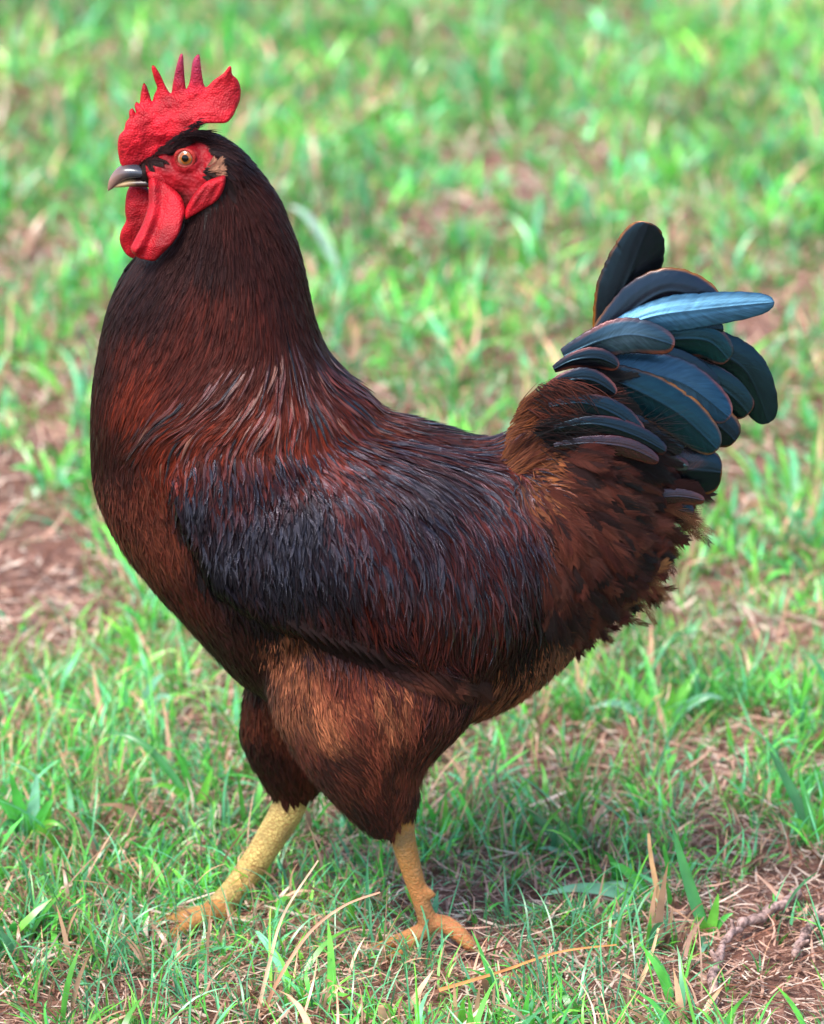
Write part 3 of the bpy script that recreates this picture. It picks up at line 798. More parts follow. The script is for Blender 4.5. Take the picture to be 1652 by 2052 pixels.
# neck hackles: narrow, long, glossy
h = pts[inh]; hx, hy = projside(h); n = len(h)
gr = np.clip((hy - 280) / 450, 0, 1)
emit('neck_hackle', M_HACK, root, [lay_feathers('h', h, (.014 + .034 * gr) * U(.7, 1.3, n), (.0010 + .0014 * gr) * U(.8, 1.4, n), M_HACK, root, lift0=.0003, lift1=.0018, camber=.45, dirj=.055, bright=(.5, 1.6), rollj=.22)])
# cape: the long pointed feathers that end the hackle, glossy, some with black centres
CAPEP = [(300, 800), (420, 720), (540, 660), (620, 640), (660, 700), (720, 770), (760, 830), (700, 850), (620, 870), (540, 880), (440, 890), (360, 900), (310, 860)]
cq = sample(14000); cx_, cy_ = projside(cq); cq = cq[(poly_dist(CAPEP, cx_, cy_) > 0)]; cx_, cy_ = projside(cq); n = len(cq)
cq = cq[rng.random(n) < .62]; n = len(cq); rk = rng.random((n, 1))
def capec(b, x, y):
    red = np.array([[.12, .020, .008]]); tan = np.array([[.15, .055, .032]])
    return np.where(rk < .5, b * 1.6, np.where(rk < .72, red, np.where(rk < .84, tan, np.array([[.004, .006, .008]])))) * rng.uniform(.6, 1.3, (n, 1))
emit('cape_hackle', M_CAPE, root, [lay_feathers('c', cq, U(.030, .055, n), U(.0026, .0046, n), M_CAPE, root, seg=8, lift0=.0006, lift1=.0034, camber=.7, dirj=.07, rollj=.4, colf=capec, tipdark=.75,
    prof=np.clip(.4 + 2.0 * np.linspace(0, 1, 9), 0, 1) * np.clip(1 - np.linspace(0, 1, 9) ** 2.2, 0, 1) + .03)])
# breast: small rounded soft feathers
b_ = pts[inb]; n = len(b_)
rp = lambda K: None
s7 = np.linspace(0, 1, 6)
emit('breast_plumage', M_BREAST, root, [lay_feathers('b', b_, U(.012, .024, n), U(.004, .008, n), M_BREAST, root, seg=5, lift0=.0004, lift1=.0014, camber=.25, prof=np.clip(.5 + 2 * s7, 0, 1) * np.sqrt(np.clip(1 - s7 ** 4, 0, 1)) + .03, dirj=.16, bright=(.55, 1.4)),
   lay_feathers('b', b_[::2], U(.010, .024, len(b_[::2])), U(.0006, .0013, len(b_[::2])), M_BREAST, root, seg=4, across=2, lift0=.001, lift1=.0022, dirj=.3, bright=(.7, 1.8))])
# wings: one object per side
for sgn in (-1, 1):
    w_ = pts[inw & (np.sign(pts[:, 1]) == sgn)]; w_ = w_[rng.random(len(w_)) < .42]; wx, wy = projside(w_); n = len(w_)
    sad = np.clip((wx - 640) / 150, 0, 1)         # saddle hackles drape over the rear half
    o = emit('wing', M_WING, root, [lay_feathers('w', w_, (.024 + .026 * sad + .014 * np.clip((wy - 1050) / 200, 0, 1)) * U(.7, 1.3, n), (.0042 - .0010 * sad) * U(.5, 1.6, n), M_WING, root, lift0=.0003, lift1=.0032, camber=.85, dirj=.15, bright=(.35, 1.6), rollj=.55, wav=.16, seg=8, prof=np.clip(.45 + 2.0 * np.linspace(0, 1, 9), 0, 1) * np.clip(1 - np.linspace(0, 1, 9) ** 2.4, 0, 1) + .03)])
R = random.Random(11)
# glossy covert and saddle feathers lying over the wing
M_COVERT = mat_feather('covert_feather', .17, .70, .5, freq=5, tint=(.84, .80, 1))
COVP = [(335, 960), (380, 915), (560, 895), (700, 850), (820, 880), (930, 890), (1030, 920), (1080, 1010), (1070, 1180), (960, 1230), (820, 1160), (640, 1140), (480, 1130), (380, 1080)]
cq = sample(15000); cx_, cy_ = projside(cq); cq = cq[(poly_dist(COVP, cx_, cy_) > 0)]; cx_, cy_ = projside(cq); n = len(cq)
gl = np.clip((cx_ - 640) / 200, 0, 1)
def covc(b, x, y):
    k = rng.random((len(b), 1)); return np.where(k < .45, np.array([[.005, .004, .006]]), np.where(k < .8, b * .8, b * 1.5))
emit('wing_covert', M_COVERT, root, [lay_feathers('c', cq, U(.016, .028, n) + .022 * gl, U(.0022, .0044, n), M_COVERT, root, seg=9, lift0=.0012, lift1=.0034, camber=.8, dirj=.14, rollj=.5, colf=covc, wav=.22,
    prof=np.clip(.4 + 2.0 * np.linspace(0, 1, 10), 0, 1) * np.clip(1 - np.linspace(0, 1, 10) ** 2.2, 0, 1) + .03)])
# thigh + belly fluff
def patch(b, x, y):
    k = .65 * fbm(x * .045 + y * .006, y * .013 - x * .002, 3) + .35 * fbm(x * .11 - y * .02, y * .022, 2)
    return b * (.75 + 2.2 * np.clip((k - .34) / .34, 0, 1) ** 1.4)[:, None]
t_ = pts[inth]; n = len(t_)
more = sample(90000); mx_, my_ = projside(more); more = more[(poly_dist(THIGHP, mx_, my_) > 0) & above(more, .002) & ((more[:, 1] < .02) | (rng.random(len(more)) < .4))]
nm = len(more)
emit('thigh_plumage', M_FLUFF, root, [lay_feathers('t', t_, U(.014, .030, n), U(.003, .0055, n), M_FLUFF, root, lift0=.0003, lift1=.0016, camber=.2, dirj=.18, bright=(.7, 1.3), colf=patch),
   lay_feathers('t', more, U(.008, .022, nm), U(.0005, .0010, nm), M_FLUFF, root, seg=4, across=2, lift0=.0008, lift1=.003, dirj=.22, bright=(.6, 1.5), colf=patch)])
# rump
r_ = pts[intl]; n = len(r_)
more = sample(60000); mx_, my_ = projside(more); more = more[(poly_dist(TAILB, mx_, my_) > 0) & ((more[:, 1] < .02) | (rng.random(len(more)) < .4))]; nm = len(more)
emit('rump_plumage', M_FLUFF, root, [lay_feathers('r', r_, U(.016, .036, n), U(.003, .006, n), M_FLUFF, root, lift0=.0003, lift1=.003, camber=.3, dirj=.22, bright=(.5, 1.4)),
   lay_feathers('r', more, U(.010, .026, nm), U(.0005, .0010, nm), M_FLUFF, root, seg=4, across=2, lift0=.0008, lift1=.004, dirj=.32, bright=(.5, 1.7))])

# ---- free-standing barbed feathers at the rear ------------------------------------------------
def barbed(path, length_px, wpx, cola, colb, yv=0.0, nb=46, curl=0.0, bw=.00045, droop=.0):
    """path: list of 3D points of the rachis; makes separate barbs both sides"""
    A = catmull(path, 6); n = len(A)
    seglen = np.linalg.norm(np.diff(A, axis=0), axis=1); cs = np.concatenate([[0], np.cumsum(seglen)]); cs /= cs[-1]
    V = []; F = []; Cc = []; UVv = []
    def at(s):
        s = min(max(s, 0), 1); return np.array([np.interp(s, cs, A[:, i]) for i in range(3)])
    view = np.array([0, -1.0, .3]); view /= np.linalg.norm(view)
    tiltv = rng.normal(0, .35)
    rid = random.random()
    def strip(P0, P1, P2, w0, c):
        d = P2 - P0; x = np.cross(d, view); x /= np.linalg.norm(x) + 1e-9
        o = len(V)
        for p, w in ((P0, w0), (P1, w0 * .9), (P2, w0 * .15)):
            V.append(p - x * w / 2); V.append(p + x * w / 2); Cc.append(c); Cc.append(c); UVv.append((-.5, .5, rid)); UVv.append((.5, .5, rid))
        F.append((o, o + 1, o + 3, o + 2)); F.append((o + 2, o + 3, o + 5, o + 4))
    for i in range(nb):
        s = .06 + .94 * i / nb
        p = at(s); d = at(min(s + .03, 1)) - at(s - .03); d /= np.linalg.norm(d) + 1e-9
        x = np.cross(view, d); x /= np.linalg.norm(x)
        wf = math.sin(min(s * 1.9, 1.0) * math.pi / 2) * (1 - max(0, s - .55) / .45 * .75)
        c0 = np.array(cola) * (1 - s) + np.array(colb) * s
        for sg in (-1, 1):
            bl = wpx * S * wf * random.uniform(.75, 1.15)
            fwdm = 1.5 + 1.2 * s
            e = p + x * sg * bl + d * bl * fwdm + view * bl * (-.25 + tiltv * sg * .5)
            mpt = p + x * sg * bl * .6 + d * bl * fwdm * .42 + view * bl * .12
            c = c0 * random.uniform(.8, 1.25)
            strip(p, mpt, e, bw * random.uniform(.8, 1.6), c)
    for i in range(n - 1):
        strip(A[i], (A[i] + A[i + 1]) / 2, A[i + 1] + (A[i + 1] - A[i]) * .5, .0007 * (1 - .7 * i / n), np.array(cola) * 1.4)
    return np.array(V), np.array(F), np.array(Cc), np.array(UVv)
def sy(px, py, default):
    d = P(px, py, 0) - CAM; h = bvh.ray_cast(Vector(CAM), Vector(d / np.linalg.norm(d)))
    return h[0][1] if h[0] is not None and h[0][1] < .01 else default
def rear_feather(px, py, dx, dy, ln, w, ca, cb, y, bend=0.0, flare=.0, nb=70, surf=None):
    if surf is not None:
        d = np.array([dx, dy], float); d /= np.linalg.norm(d); nrm = np.array([-d[1], d[0]]); pth = []; ya = sy(px, py, y)
        k_ = R.choice([.6, .8, 1.0, 1.15, 1.3]); ca = np.array(ca) * k_; cb = np.array(cb) * k_
        for s in (0, .33, .66, 1.0):
            a = np.array([px, py]) + d * ln * s + nrm * bend * ln * s * s
            yb_ = sy(a[0], a[1], ya + .012); ya = yb_
            pth.append(P(a[0], a[1], yb_ - .0015 - surf * s))
        return barbed(pth, ln, w, ca, cb, nb=nb)
    d0_ = 0
    d = np.array([dx, dy], float); d /= np.linalg.norm(d); nrm = np.array([-d[1], d[0]])
    pth = []
    for s in (0, .35, .7, 1.0):
        a = np.array([px, py]) + d * ln * s + nrm * bend * ln * s * s
        pth.append(P(a[0], a[1], y + flare * s * s))
    return barbed(pth, ln, w, ca, cb, nb=nb)
packs = []
R = random.Random(5)
RUMPP = [(1050, 900), (1120, 905), (1290, 920), (1330, 960), (1290, 1040), (1250, 1130), (1190, 1190), (1110, 1240), (1080, 1200), (1070, 1050)]
# cascade of brown feathers from rump to the ragged rear outline
cells = [(a_, b_) for a_ in range(1060, 1320, 17) for b_ in range(905, 1250, 15)]
R.shuffle(cells)
for (a_, b_) in cells:
    px_ = a_ + R.uniform(-9, 9); py_ = b_ + R.uniform(-9, 9)
    if poly_dist(RUMPP, np.array([px_]), np.array([py_]))[0] < 0: continue
    f = idw(FLOW, np.array([px_]), np.array([py_]))[0]
    t = (py_ - 905) / 330; q_ = (px_ - 1060) / 250
    ln = R.uniform(100, 180) * (1 - .35 * t) * (1 - .35 * q_); w = R.uniform(15, 28)
    ca, cb = R.choice([(BRN, MAH), (MAH, BRN), (MAH, DRK), (MAH, BRN), (BRN, MAH), (DRK, BKB)])
    packs.append(rear_feather(px_, py_, f[0] + R.gauss(0, .12), f[1] + R.gauss(0, .12), ln, w, ca, cb, -.03, R.uniform(-.15, .35), surf=R.uniform(.3, 1) * (.003 + .010 * max(0, min(1, q_ * 1.6))), nb=90))
# ragged outline, curly wisps
for (px_, py_, dx, dy, ln, bend) in [(1290,1000,1,.15,130,.25),(1270,1030,1,.3,120,-.2),(1250,1060,1,.35,110,.35),(1262,1085,1,.4,90,-.3),(1250,1110,1,.25,90,.4),(1240,1130,1,.2,95,-.3),(1235,1160,1,.2,90,.25),(1220,1180,1,.3,95,-.2),(1200,1200,1,.3,90,.1),(1180,1220,1,.35,80,-.1),(1150,1240,1,.35,80,.1),(1120,1265,1,.35,70,0),(1265,1140,1,-.05,70,-.45),(1290,1060,1,.1,60,.5),(1300,1030,1,.5,70,-.5),(1280,1170,1,.3,40,.2)]:
    for k in range(4):
        packs.append(rear_feather(px_ + R.uniform(-14, 10), py_ + R.uniform(-14, 14), dx, dy + R.gauss(0, .2), ln * R.uniform(.8, 1.15), R.uniform(10, 18), R.choice([BRN, MAH]), R.choice([BRN, MAH, (.13, .06, .02)]), R.uniform(-.03, .02), bend * 1.5 + R.gauss(0, .2), 0, nb=30))
# black plumes over the tail root
for i in range(110):
    s = R.random(); t = R.random()
    px_ = 1060 + 110 * s; py_ = 800 + 70 * t - 60 * s + 60 * s * t
    ln = R.uniform(90, 150); w = R.uniform(12, 20)
    packs.append(rear_feather(px_, py_, 1, -.1 + .6 * t + R.gauss(0, .10), ln, w, R.choice([BLK, BLK, BKB]), BLK, -.036 + .02 * s + R.uniform(-.006, .004), .25 * (t - .2), .01))
def hair3(px_, py_, dx, dy, ln, y, w, bend, c, c2, out=0.0):
    d = np.array([dx, dy], float); d /= np.linalg.norm(d); nr = np.array([-d[1], d[0]])
    K = 7; V = []; C_ = []; ss = np.linspace(0, 1, K)
    for q_ in ss:
        a = np.array([px_, py_]) + d * ln * q_ + nr * bend * ln * q_ * q_
        ww = w / 2 * (1 - q_ ** 2 * .85)
        yy = y - out * math.sin(q_ * 2.6)
        V += [P(a[0] - nr[0] * ww, a[1] - nr[1] * ww, yy), P(a[0] + nr[0] * ww, a[1] + nr[1] * ww, yy - .0002)]
        cc = np.array(c) * (1 - q_) + np.array(c2) * q_; C_ += [cc, cc]
    F = [(k * 2, k * 2 + 1, k * 2 + 3, k * 2 + 2) for k in range(K - 1)]
    rr_ = R.random()
    return np.array(V), np.array(F), np.array(C_) * R.uniform(.5, 1.7), np.array([(j, q_, rr_) for q_ in ss for j in (-.5, .5)])
def tuft(n, poly, dx, dy, ln, ybase, cols, bend, jit=.2):
    xs = [p[0] for p in poly]; ys = [p[1] for p in poly]; k = 0
    while k < n:
        a, b = R.uniform(min(xs), max(xs)), R.uniform(min(ys), max(ys))
        if poly_dist(poly, np.array([a]), np.array([b]))[0] < 0: continue
        k += 1; c = R.choice(cols)
        # hairs gather in locks: direction follows a slow noise
        w_ = (fbm(np.array([a * .03]), np.array([b * .03]), 2)[0] - .5) * 2.4
        packs.append(hair3(a, b, dx + R.gauss(0, jit), dy + w_ * .5 + R.gauss(0, jit), R.uniform(*ln), ybase(a, b) + R.uniform(-.004, .003), R.uniform(.9, 1.7), bend + w_ * .3 + R.gauss(0, .1), c[0], c[1], .004))
# orange fluff rising at the tail base
tuft(1300, [(1002, 925), (1014, 865), (1042, 805), (1066, 790), (1060, 860), (1062, 930), (1036, 955)], 1, -.55, (35, 80), lambda a, b: sy(a, b, -.03) - .003, [(ORG, BRN), (BRN, MAH), (TAN, BRN), (ORG, MAH)], .25)
tuft(900, [(1050, 830), (1075, 770), (1110, 755), (1170, 765), (1200, 800), (1100, 850)], 1, .1, (45, 90), lambda a, b: sy(a, b, -.03) - .006, [(MAH, BRN), ((.12, .03, .018), MAH), (BLK, BLK), (BRN, MAH)], .15)
tuft(700, [(1060, 850), (1200, 800), (1330, 880), (1250, 920), (1080, 900)], 1, .15, (60, 120), lambda a, b: -.044 + .00008 * (a - 1060), [(BLK, BLK), (BLK, BLK), (DRK, BLK)], .1)
for i in range(40):   # brown plumes between tail and rump
    px_ = 1110 + R.uniform(0, 130); py_ = 890 + R.uniform(0, 70)
    packs.append(rear_feather(px_, py_, 1, .2 + R.gauss(0, .15), R.uniform(80, 150), R.uniform(12, 20), R.choice([BKB, MAH, DRK]), R.choice([MAH, BRN, BLK]), -.042, R.uniform(0, .3), surf=R.uniform(.004, .012)))
emit('saddle_plume', M_FLUFF, root, packs)

# ---- flight feathers that close the folded wing ----
packs = []
for i in range(9):
    packs.append(rear_feather(700 + i * 24, 1288 + i * 7, .86, .42, 150 - i * 5, 26, DRK, BRN, -.09, .12, nb=110, surf=.004 + .0006 * i))
for i in range(8):
    packs.append(rear_feather(560 + i * 22, 1235 + i * 7, .85, .40, 150, 24, BKB, DRK, -.09, .1, nb=110, surf=.003 + .0004 * i))
emit('flight_feathers', M_FLUFF, root, packs)
# ---- tail feathers ---------------------------------------------------------------------------
tail = bpy.data.objects.new('tail', None); COL.objects.link(tail); tail.parent = root
def tail_feather(axis, hw, y, col, edge, edgew=.16, camber=.25, tipcol=None, basecol=None, prof=None, edgeside=0, y1=None, tilt=0.0, sheen=0.0):
    """axis photo px list from root to tip; hw half width px"""
    A = catmull([np.array(a, float) for a in axis], 26); n = len(A)
    notch = [(random.uniform(.35, .93), random.choice((-1, 1)), random.uniform(.02, .10)) for _ in range(2)]
    d = np.gradient(A, axis=0); d /= np.linalg.norm(d, axis=1)[:, None] + 1e-9
    nr = np.stack([-d[:, 1], d[:, 0]], 1)
    s = np.linspace(0, 1, n)
    seg_s = s
    if prof is None: wprof = np.clip(.30 + 1.3 * s, 0, 1) * np.sqrt(np.clip(1 - (np.clip(s - .45, 0, 1) / .55) ** 2.6, 0, 1))
    else: wprof = prof(s)
    M = 29; us = np.linspace(-1, 1, M); alen = float(np.linalg.norm(np.diff(A, axis=0), axis=1).sum())
    y1 = y if y1 is None else y1
    V = []; C = []; UVv = []; rid = random.random()
    for i in range(n):
        yy = y + (y1 - y) * s[i]
        jl = 1 + .012 * math.sin(i * 1.1 + rid * 9) + .012 * random.uniform(-1, 1)
        for j, u in enumerate(us):
            bend = abs(u) ** 1.0 * hw * .35 * wprof[i]              # barbs sweep forward
            for (s0_, sg_, dp_) in notch:
                if u * sg_ > .5: jl -= 0
            cut = 1.0
            for (s0_, sg_, dp_) in notch:
                if u * sg_ > .3: cut -= dp_ * (abs(u) - .3) / .7 * math.exp(-((s[i] - s0_ - .10 * (abs(u) - .3)) / .011) ** 2)
            q = A[i] + nr[i] * cut * u * hw * wprof[i] * (jl if abs(u) > .9 else 1)
            dep = camber * hw * S * (u * u) * wprof[i] + tilt * u * hw * S * wprof[i]
            dep += .00004 * math.sin(u * 23 + s[i] * 9 + rid * 6) * wprof[i]
            ridge = -.0009 * math.exp(-(u / .07) ** 2) * (1 - s[i] * .7)
            V.append(P(q[0], q[1], yy + dep + ridge))
            c = np.array(col, float)
            if basecol is not None: k = max(0, 1 - s[i] / .45); c = c * (1 - k) + np.array(basecol) * k
            if tipcol is not None:
                k = min(1, max(0, (s[i] + .12 * math.sin(u * 4) - .68) / .06)); c = c * (1 - k) + np.array(tipcol) * k
            # coloured margin
            e = 0
            ed = min((1 - abs(u)) * hw * max(wprof[i], .2), (1 - s[i]) * alen)
            e = np.clip(1 - (ed - edgew * 24) / 4.0, 0, 1) * (.55 + .45 * math.sin(s[i] * 9 + rid * 20 + u)) if edgew > 0 else 0
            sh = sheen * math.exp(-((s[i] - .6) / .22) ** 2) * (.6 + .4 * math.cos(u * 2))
            c = c + np.array((.10, .16, .22)) * sh  # painted sheen: pale blue highlight mixed into the vane colour
            if edgeside and u * edgeside < 0 and s[i] < .93: e = 0
            c = c * (1 - e) + np.array(edge) * e
            if abs(u) < .05: c = c * .3
            C.append(c); UVv.append((u, s[i] * alen / 40, rid))
    nv = len(V)
    F = []
    for i in range(n - 1):
        for j in range(M - 1):
            a = i * M + j; F.append((a, a + 1, a + M + 1, a + M))
    V = np.array(V); 
    o = mesh_np('tail_feather', V, np.array(F), M_TAIL, {'col': np.array(C), 'fuv': np.array(UVv)}, parent=tail)
    sm = o.modifiers.new('thickness', 'SOLIDIFY'); sm.thickness = .0005; sm.offset = 0
    return o
BLUE = (.022, .068, .12); TEAL = (.002, .018, .019); NAVY = (.004, .020, .040); BK = (.0035, .0035, .005); GRN = (.002, .007, .006)
COR = (.13, .034, .020); OR2 = (.24, .085, .010)
def rp2(s): return np.clip(.45 + 1.2 * s, 0, 1) * np.sqrt(np.clip(1 - (np.clip(s - .55, 0, 1) / .45) ** 2.4, 0, 1))
T_ = tail_feather
T_([(1216, 720), (1236, 620), (1272, 530), (1302, 446)], 56, .020, BK, OR2, .12, prof=rp2, edgeside=-1)
T_([(1180, 720), (1250, 640), (1340, 585), (1442, 612)], 50, .008, (.008, .007, .012), OR2, .09, prof=rp2, edgeside=-1)
T_([(1300, 700), (1400, 700), (1490, 740), (1540, 848)], 46, .012, GRN, GRN, 0, prof=rp2)
T_([(1320, 690), (1390, 745), (1460, 790), (1500, 830)], 40, .010, GRN, COR, .08, prof=rp2)
T_([(1290, 690), (1360, 680), (1420, 685), (1460, 722)], 36, .004, TEAL, COR, .14, prof=rp2, basecol=BK)
T_([(1330, 660), (1390, 655), (1450, 660)], 22, .006, BK, BK, 0)
T_([(1250, 800), (1350, 830), (1430, 850), (1474, 884)], 42, .004, BK, OR2, .13, prof=rp2)
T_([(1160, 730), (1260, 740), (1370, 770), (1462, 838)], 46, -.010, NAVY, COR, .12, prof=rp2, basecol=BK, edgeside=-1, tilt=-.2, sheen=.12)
T_([(1170, 740), (1260, 775), (1360, 830), (1438, 902)], 46, -.016, (.002, .013, .018), OR2, .10, prof=rp2, basecol=BK, tilt=-.1)
T_([(1180, 690), (1290, 640), (1400, 622), (1552, 606)], 37, -.006, BLUE, COR, 0, camber=.35, tilt=-.35, prof=lambda s: np.clip(.35 + 1.2 * s, 0, 1) * np.sqrt(np.clip(1 - (np.clip(s - .35, 0, 1) / .65) ** 3.0, 0, 1)))
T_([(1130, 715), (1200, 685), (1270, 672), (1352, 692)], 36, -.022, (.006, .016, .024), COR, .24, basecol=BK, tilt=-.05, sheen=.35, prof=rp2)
T_([(1110, 740), (1150, 722), (1200, 718), (1240, 735)], 22, -.026, BK, COR, .12)
T_([(1085, 790), (1130, 765), (1185, 762), (1235, 790)], 24, -.034, BK, COR, .10)
T_([(1100, 815), (1170, 808), (1240, 835), (1290, 878)], 27, -.042, (.003, .006, .010), COR, .04)
T_([(1110, 860), (1190, 850), (1270, 872), (1335, 905)], 24, -.044, BK, MAH, .08)
T_([(1110, 895), (1180, 888), (1260, 898), (1320, 925)], 20, -.046, (.03, .009, .007), MAH, .1)
T_([(1240, 700), (1330, 720), (1400, 760), (1430, 800)], 34, .000, BK, BK, 0, prof=rp2)
T_([(1210, 690), (1270, 650), (1330, 632), (1420, 640)], 26, .000, BK, COR, .05, prof=rp2)
T_([(1190, 800), (1250, 830), (1310, 862), (1370, 900)], 40, -.012, BK, BK, 0, prof=rp2)
T_([(1150, 790), (1210, 830), (1270, 870), (1330, 900)], 40, -.020, BK, BK, 0, prof=rp2)
T_([(1200, 935), (1280, 940), (1370, 942), (1447, 948)], 48, -.002, (.035, .010, .007), OR2, .05, tipcol=BK, prof=lambda s: np.clip(.35 + 1.0 * s, 0, 1) * np.sqrt(np.clip(1 - (np.clip(s - .72, 0, 1) / .28) ** 3, 0, 1)))
T_([(1200, 930), (1260, 918), (1320, 918), (1380, 935)], 20, -.010, (.035, .085, .08), MAH, .25, basecol=MAH)
T_([(1220, 1005), (1290, 1010), (1350, 1020), (1390, 1030)], 28, -.008, BK, MAH, .1, basecol=MAH)
T_([(1230, 1020), (1300, 1000), (1360, 995), (1412, 1003)], 17, -.014, (.04, .013, .010), BRN, .2)

# ---- comb, wattles, earlobe -------------------------------------------------------------------
COMB = [(245, 333), (238, 312), (236, 292), (239, 272), (249, 260), (252, 246), (259, 236), (259, 223), (266, 217), (273, 227), (270, 212), (274, 204), (280, 207), (282, 190), (287, 168), (293, 170), (300, 188), (305, 203), (309, 190), (315, 176),
        (309, 158), (304, 136), (309, 131), (322, 150), (332, 172), (343, 187), (347, 165), (354, 132), (361, 110), (367, 110), (369, 136), (371, 162), (374, 178), (381, 160), (386, 125), (393, 112), (400, 110), (403, 133), (407, 160), (413, 175), (428, 161), (448, 147), (459, 133), (464, 135), (466, 149), (477, 160), (483, 179), (481, 201),
        (473, 220), (467, 233), (454, 246), (433, 247), (406, 249), (396, 262), (378, 275), (354, 288), (334, 304), (317, 320), (296, 332), (270, 335)]
def f_y(base): return lambda a, b: np.full(len(a), base)
comb = inflate('comb', COMB, lambda a, b: .0 + .004 * np.sin((a - 240) / 40) + .003 * np.sin(b / 23.), lambda a, b: .0022 + .0052 * np.clip((b - 130) / 190, 0, 1), 22, 3.6, M_COMB, root,
               relief=lambda a, b: (fbm(a * .05 + 3, b * .06, 3) - .5) * .0035)
WFAR = [(262, 372), (253, 392), (251, 424), (253, 442), (243, 462), (240, 482), (248, 503), (262, 516), (285, 520), (310, 500), (320, 460), (315, 410), (300, 380), (282, 370)]
inflate('wattle', WFAR, lambda a, b: .010 - .004 * np.sin(b / 30.), lambda a, b: .0045 + 0 * a, 20, 3.6, M_WATT, root, relief=lambda a, b: (fbm(a * .05, b * .03, 3) - .5) * .003)
def ridge(a, b):
    # the rolled front fold and the broad rear fold
    P0 = [(307, 358), (308, 390), (306, 420), (294, 455), (272, 497)]
    d = np.full(len(a), 1e9)
    for (x0, y0_), (x1, y1_) in zip(P0[:-1], P0[1:]):
        ex, ey = x1 - x0, y1_ - y0_; t = np.clip(((a - x0) * ex + (b - y0_) * ey) / (ex * ex + ey * ey), 0, 1)
        d = np.minimum(d, np.hypot(a - x0 - t * ex, b - y0_ - t * ey))
    v = .0036 * (1 + .25 * np.sin(b / 11.)) * np.exp(-(d / 10.) ** 2) - .0018 * np.exp(-((d - 19) / 8.) ** 2)
    return v + (fbm(a * .04, b * .03, 3) - .5) * .002
inflate('wattle', WNEAR, lambda a, b: -.012 - .024 * np.clip((b - 360) / 130, 0, 1) ** .8 - .004 * np.clip((a - 300) / 60, 0, 1), lambda a, b: .0048 + 0 * a, 20, 3.2, M_WATT, root, relief=ridge)
inflate('earlobe', EARL, f_y(-.0285), lambda a, b: .0042 + 0 * a, 14, 3.4, M_WATT, root, relief=lambda a, b: (fbm(a * .09 + b * .05, b * .02, 2) - .5) * .004)
CHEEK = [(296, 346), (318, 342), (342, 352), (352, 366), (346, 378), (330, 376), (312, 366), (300, 360)]
inflate('cheek_fold', CHEEK, f_y(-.0135), lambda a, b: .0035 + 0 * a, 12, 3.4, M_WATT, root)

# ---- beak ------------------------------------------------------------------------------------
tb = NT('beak_horn'); pz = tb.pos(); nb_ = tb.noise(pz, 70, 3); xx = tb.sep(pz)[0]
mr = tb.n('MapRange'); tb.l(xx, mr.inputs[0]); mr.inputs[1].default_value = P(218, 350)[0]; mr.inputs[2].default_value = P(262, 350)[0]
cc_ = tb.mix(mr.outputs[0], (.24, .13, .10), (.030, .036, .050))
tb.l(cc_, tb.b.inputs['Base Color']); tb.b.inputs['Roughness'].default_value = .26; tb.b.inputs['Coat Weight'].default_value = .3
tb.l(tb.bump(nb_, .3, .001), tb.b.inputs['Normal'])
V, F = loft([((216, 377), (217, 383), .0006), ((219, 360), (226, 378), .0024), ((230, 342), (240, 367), .0048), ((246, 331), (256, 359), .0068), ((272, 329), (280, 356), .0080), ((304, 337), (308, 354), .0080)], nn=24, correct=False)
mesh_py('upper_beak', V, F, tb.m, root)
tl_ = NT('lower_beak_horn'); xx = tl_.sep(tl_.pos())[0]
mr = tl_.n('MapRange'); tl_.l(xx, mr.inputs[0]); mr.inputs[1].default_value = P(250, 350)[0]; mr.inputs[2].default_value = P(275, 350)[0]
tl_.l(tl_.mix(mr.outputs[0], (.36, .24, .12), (.03, .013, .012)), tl_.b.inputs['Base Color']); tl_.b.inputs['Roughness'].default_value = .35
V, F = loft([((228, 371), (230, 376), .0012), ((240, 364), (244, 375), .0036), ((258, 358), (262, 373), .0056), ((282, 354), (286, 374), .0075), ((310, 352), (312, 374), .0090)], nn=24, correct=False)
mesh_py('lower_beak', V, F, tl_.m, root)
# ---- eye -------------------------------------------------------------------------------------
def surf_y(px, py):
    o = CAM; d = P(px, py, 0) - CAM; d /= np.linalg.norm(d)
    hit = bvh.ray_cast(Vector(o), Vector(d)); return np.array(hit[0])
def cap(center, nrm, r0, R_, bulge, mat, name, parent, hole=0.0, nseg=40, nr=10, squash=1.0):
    nrm = nrm / np.linalg.norm(nrm); x = np.cross([0, 0, 1.], nrm); x /= np.linalg.norm(x); u = np.cross(nrm, x)
    V = []; F = []
    for k in range(nr + 1):
        r = hole + (r0 - hole) * k / nr
        h = bulge * (1 - (r / R_) ** 2)
        for i in range(nseg):
            a = 2 * math.pi * i / nseg
            V.append(center + nrm * h + r * (x * math.cos(a) + u * math.sin(a) * squash))
    for k in range(nr):
        for i in range(nseg):
            j = (i + 1) % nseg; F.append((k * nseg + i, k * nseg + j, (k + 1) * nseg + j, (k + 1) * nseg + i))
    if hole == 0: pass
    return mesh_py(name, V, F, mat, parent)
ec = surf_y(372, 317)
en = np.array([-.18, -1, .12]); en /= np.linalg.norm(en)
ec = ec + en * .0006
M_SCL = mat_simple('eye_white', (.22, .10, .06), .15, 300, .3, .0001, coat=1)
ti = NT('iris_amber'); q = ti.noise(ti.pos(), 900, 2)
ti.l(ti.mix(q, (.36, .11, .01), (.20, .035, .004)), ti.b.inputs['Base Color']); ti.b.inputs['Roughness'].default_value = .12; ti.b.inputs['Coat Weight'].default_value = .3
M_PUP = mat_simple('pupil_black', (.001, .001, .001), .04, 30, .1, .00001, spec=.3)
ESC = .84
eye = cap(ec, en, .0074 * ESC, .0074 * ESC, .0030, M_SCL, 'eye', root)
off = np.array([.0006, 0, .0004])
